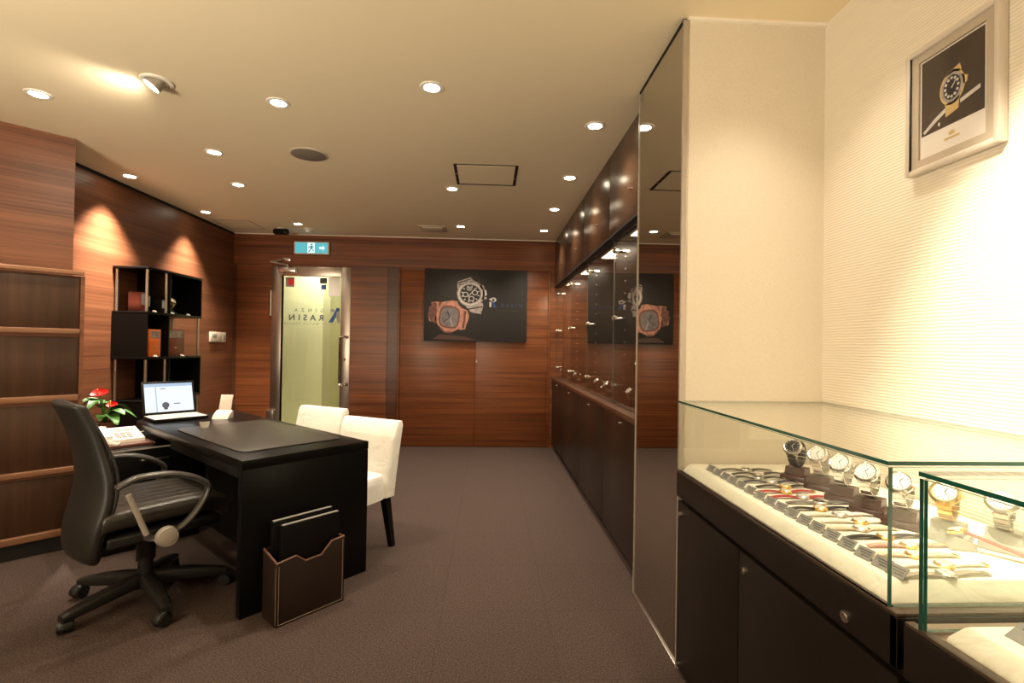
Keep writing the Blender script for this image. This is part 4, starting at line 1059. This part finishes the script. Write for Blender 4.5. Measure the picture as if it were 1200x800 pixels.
# phone, folder, plant on the pedestal
ZP = .618
t = thing('leather_folder', 'brown leather folder lying under the white telephone', 'folder', D(1.315, -.245, ZP), ang)
mbm(M['folder']).box(0, .30, -.255, 0, 0, .020, .005, 2).obj('cover', M['folder'], t)
mbm(M['white_plastic']).box(.004, .296, -.258, -.250, .004, .016, .001).obj('pages', M['cream_plastic'], t)
t = thing('telephone', 'white desk telephone with handset lying on the brown folder', 'telephone', D(1.385, -.238, ZP+.020), ang)
b = mbm(M['white_plastic']).prism([(0, 0), (.24, 0), (.24, .060), (.225, .066), (0, .022)], 'y', -.215, 0, .004)
b.obj('body', M['white_plastic'], t)
XK = Matrix.Translation((0, 0, .022)) @ Matrix.Rotation(-math.atan2(.044, .225), 4, 'Y')
b = mbm(M['cream_plastic'])
for r_ in range(4):
    for c_ in range(3): b.box(.025+r_*.026, .045+r_*.026, -.100-c_*.030, -.078-c_*.030, 0, .005, .001, 1, X=XK)
b.obj('keypad', M['grey_plastic'], t)
mbm(M['grey_plastic']).box(.155, .20, -.19, -.085, 0, .0035, X=XK).obj('display', M['grey_plastic'], t)
b = mbm(M['white_plastic']).tube(bez([(.015, -.032, .030), (.07, -.032, .050), (.14, -.032, .062), (.21, -.032, .070)], 4), .014, 12, 1.6, X=None)
b.cyl((.03, -.032, .018), (.03, -.032, .046), .026, n=20).cyl((.20, -.032, .054), (.20, -.032, .080), .026, n=20)
b.obj('handset', M['white_plastic'], t)
b = mbm(M['white_plastic']); pts = []
for i in range(90):
    q = i/89; a = q*2*PI*11; cx = -.02-.07*math.sin(PI*q); cy = -.03-.05*q; pts.append((cx+.008*math.cos(a), cy, .012-.004*q+.008*math.sin(a)))
b.tube(pts, .0028, 6); b.obj('coiled_cord', M['white_plastic'], t)
pl = thing('potted_flower', 'potted plant with two red flowers behind the white telephone', 'plant', D(1.87, -.13, ZP))
mbm(M['pot']).lathe([(.002, 0), (.045, 0), (.060, .085), (.066, .085), (.066, .098), (.056, .098), (.054, .08), (.002, .08)], 28).obj('pot', M['pot'], pl)
mbm(M['soil']).lathe([(.001, .080), (.053, .082), (.053, .086), (.001, .088)], 20).obj('soil', M['soil'], pl)
def leaf(p, d, L, W, droop, m, nm, par):
    b = mbm(m); d = Vector((d[0], d[1], 0)).normalized(); sd = Vector((-d.y, d.x, 0)); rings = []
    for i in range(9):
        q = i/8; wq = W*math.sin(PI*min(1, q*.92+.04))**.8*(1-.25*q)
        c0 = Vector(p)+d*L*q+Vector((0, 0, L*(.35*q-droop*q*q)))
        rings.append([c0-sd*wq+Vector((0, 0, .25*wq)), c0-sd*wq*.5+Vector((0, 0, .06*wq)), c0, c0+sd*wq*.5+Vector((0, 0, .06*wq)), c0+sd*wq+Vector((0, 0, .25*wq))])
    up = [[v+Vector((0, 0, .0012)) for v in r] for r in rings]
    full = [r + u[::-1] for r, u in zip(rings, up)]
    b.loft(full); return b.obj(nm, m, par, ang=60)
for i in range(15):
    a = R(i*137.5); h0 = .11+.13*((i*7) % 5)/5; r0 = .03
    leaf((r0*math.cos(a), r0*math.sin(a), h0+.03), (math.cos(a), math.sin(a)), .095+.025*(i % 3), .034+.008*(i % 2), .30+.2*(i % 3), M['green_leaf'], 'leaf', pl)
b = mbm(M['green_leaf'])
for i in range(15):
    a = R(i*137.5); h0 = .11+.13*((i*7) % 5)/5
    b.tube(bez([(.008*math.cos(a), .008*math.sin(a), .08), (.016*math.cos(a), .016*math.sin(a), .08+h0*.4), (.03*math.cos(a), .03*math.sin(a), h0+.03)], 3), .0025, 6)
FL = [((-.02, -.03, .290), .095), ((.085, -.06, .215), .062)]
for (fx_, fy_, fz), L_ in FL: b.tube(bez([(0, 0, .08), (fx_*.4, fy_*.4, .08+(fz-.08)*.6), (fx_, fy_, fz)], 4), .003, 6)
b.obj('stems', M['green_leaf'], pl)
for (fx_, fy_, fz), L_ in FL:
    b = mbm(M['flower']); rings = []          # heart shaped bract, tilted to face the room
    XF = Matrix.Translation((fx_, fy_, fz)) @ Matrix.Rotation(R(38), 4, 'X')
    for k in range(6):
        q = k/5; rings.append([((L_*.56*q)*math.cos(a)*(1+.18*math.cos(a)), L_*.40*q*math.sin(a)*(1-.1*math.cos(a)), .012*q*q+.0) for a in [2*PI*j/24 for j in range(24)]] if k else [(1e-4*math.cos(2*PI*j/24), 1e-4*math.sin(2*PI*j/24), 0) for j in range(24)])
    back = [[(x, y, z-.0015) for x, y, z in r] for r in rings[::-1]]
    b.loft(rings+back, X=XF)
    fl = b.obj('flower', M['flower'], pl, ang=60)
    mbm(M['spadix']).cyl((fx_-.01, fy_-.004, fz), (fx_+.012, fy_-.03, fz+.032), .005, .003, 10).obj('spadix', M['spadix'], fl)

# white cable trailing over the desk tip
b = mbm(M['white_plastic']).tube(bez([D(1.72, .10, ZT+.004), D(1.745, .12, ZT+.006), D(1.768, .13, ZT-.01), D(1.772, .12, ZT-.06), D(1.78, .09, .65), D(1.80, .04, .622)], 6), .0035, 8)
tag(b.obj('cable', M['white_plastic']), 'thin white cable hanging over the rounded desk end', 'cable')

# ------------------------------------------------------------------ lights
WARM = (1.0, .86, .66)
def spot(x, y, z, power, size=120, blend=.9, aim=(0, 0, -1), col=WARM, rad=.04):
    l = bpy.data.lights.new('downlight_beam', 'SPOT'); l.energy = power; l.spot_size = R(size); l.spot_blend = blend; l.color = col; l.shadow_soft_size = rad
    o = bpy.data.objects.new('downlight_beam', l); COL.objects.link(o); o.location = (x, y, z)
    o.rotation_euler = Vector(aim).to_track_quat('-Z', 'Y').to_euler()
    return o
POW = 95
for x, y, lab in LAMPS:
    if x < -2.9: spot(x, y, H-.012, 900 if y < 5 else 480, 82, .9, col=(1, .88, .72))
    else: spot(x, y, H-.012, POW*(.85 if x > .6 else 1), 115)
spot(-1.76, 2.637, H-.055, 26, 150, 1, (-.80, .1, -.50), rad=.03)
# lamps over the showcases, then one unseen lamp added for bounce light
for x, y, p, sz in ((1.0, 1.60, 36, 90), (1.02, .92, 120, 66), (1.02, .1, 70, 70), (-2.2, .4, 20, 110)):
    spot(x, y, H-.012, p, sz)
spot(.55, .72, H-.03, 330, 52, .8, (.80, .22, -1.15), rad=.03)  # unseen wall washer added to brighten the right wall
def area(name, loc, size, power, aim, col=WARM, sy=None):
    l = bpy.data.lights.new(name, 'AREA'); l.energy = power; l.size = size; l.color = col
    if sy: l.shape = 'RECTANGLE'; l.size_y = sy
    o = bpy.data.objects.new(name, l); COL.objects.link(o); o.location = loc
    o.rotation_euler = Vector(aim).to_track_quat('-Z', 'Y').to_euler(); return o
area('added_ceiling_fill', (-2.3, -.4, 1.2), .8, 150, (.2, .6, 1), (1, .86, .65))  # unseen fill added to lift the ceiling, stands for no real lamp
for ym in (3.03, 3.88, 4.82, 5.76):
    area('display_lamp_beam', (1.02, ym, 2.0), .16, 6, (0, 0, -1), WARM, .4)
area('corridor_lamp', (-2.3, 6.9, 2.55), .5, 27, (0, 0, -1), (1, .98, .80))
area('corridor_lamp', (-1.7, 7.7, 2.55), .4, 10, (0, 0, -1), (1, .98, .80))
wd = bpy.data.worlds.new('world'); sc.world = wd; wd.use_nodes = True
wd.node_tree.nodes['Background'].inputs[0].default_value = (.05, .045, .04, 1); wd.node_tree.nodes['Background'].inputs[1].default_value = .3

# ------------------------------------------------------------------ camera
yaw, pitch, roll, hc = .0477, .0087, .0156, 1.2699
cy, sy_ = math.cos(yaw), math.sin(yaw); cp_, sp_ = math.cos(pitch), math.sin(pitch)
fw = Vector((sy_*cp_, cy*cp_, sp_)); rt = Vector((cy, -sy_, 0)); up = rt.cross(fw)
c_, s_ = math.cos(roll), math.sin(roll)
r2 = rt*c_+up*s_; u2 = -rt*s_+up*c_
cam = bpy.data.cameras.new('camera'); cam.sensor_width = 36; cam.lens = 585/1200*36; cam.clip_start = .02
co = bpy.data.objects.new('camera', cam); COL.objects.link(co)
mw = Matrix((r2, u2, -fw)).transposed().to_4x4(); mw.translation = (0, 0, hc); co.matrix_world = mw
sc.camera = co

sc.view_settings.view_transform = 'Standard'; sc.view_settings.look = 'None'; sc.view_settings.gamma = 1; sc.view_settings.use_curve_mapping = False
sc.view_settings.exposure = 0.0
sc.cycles.use_denoising = True
sc.cycles.max_bounces = 12; sc.cycles.diffuse_bounces = 6; sc.cycles.transparent_max_bounces = 24; sc.cycles.glossy_bounces = 6
sc.cycles.sample_clamp_indirect = 6.0
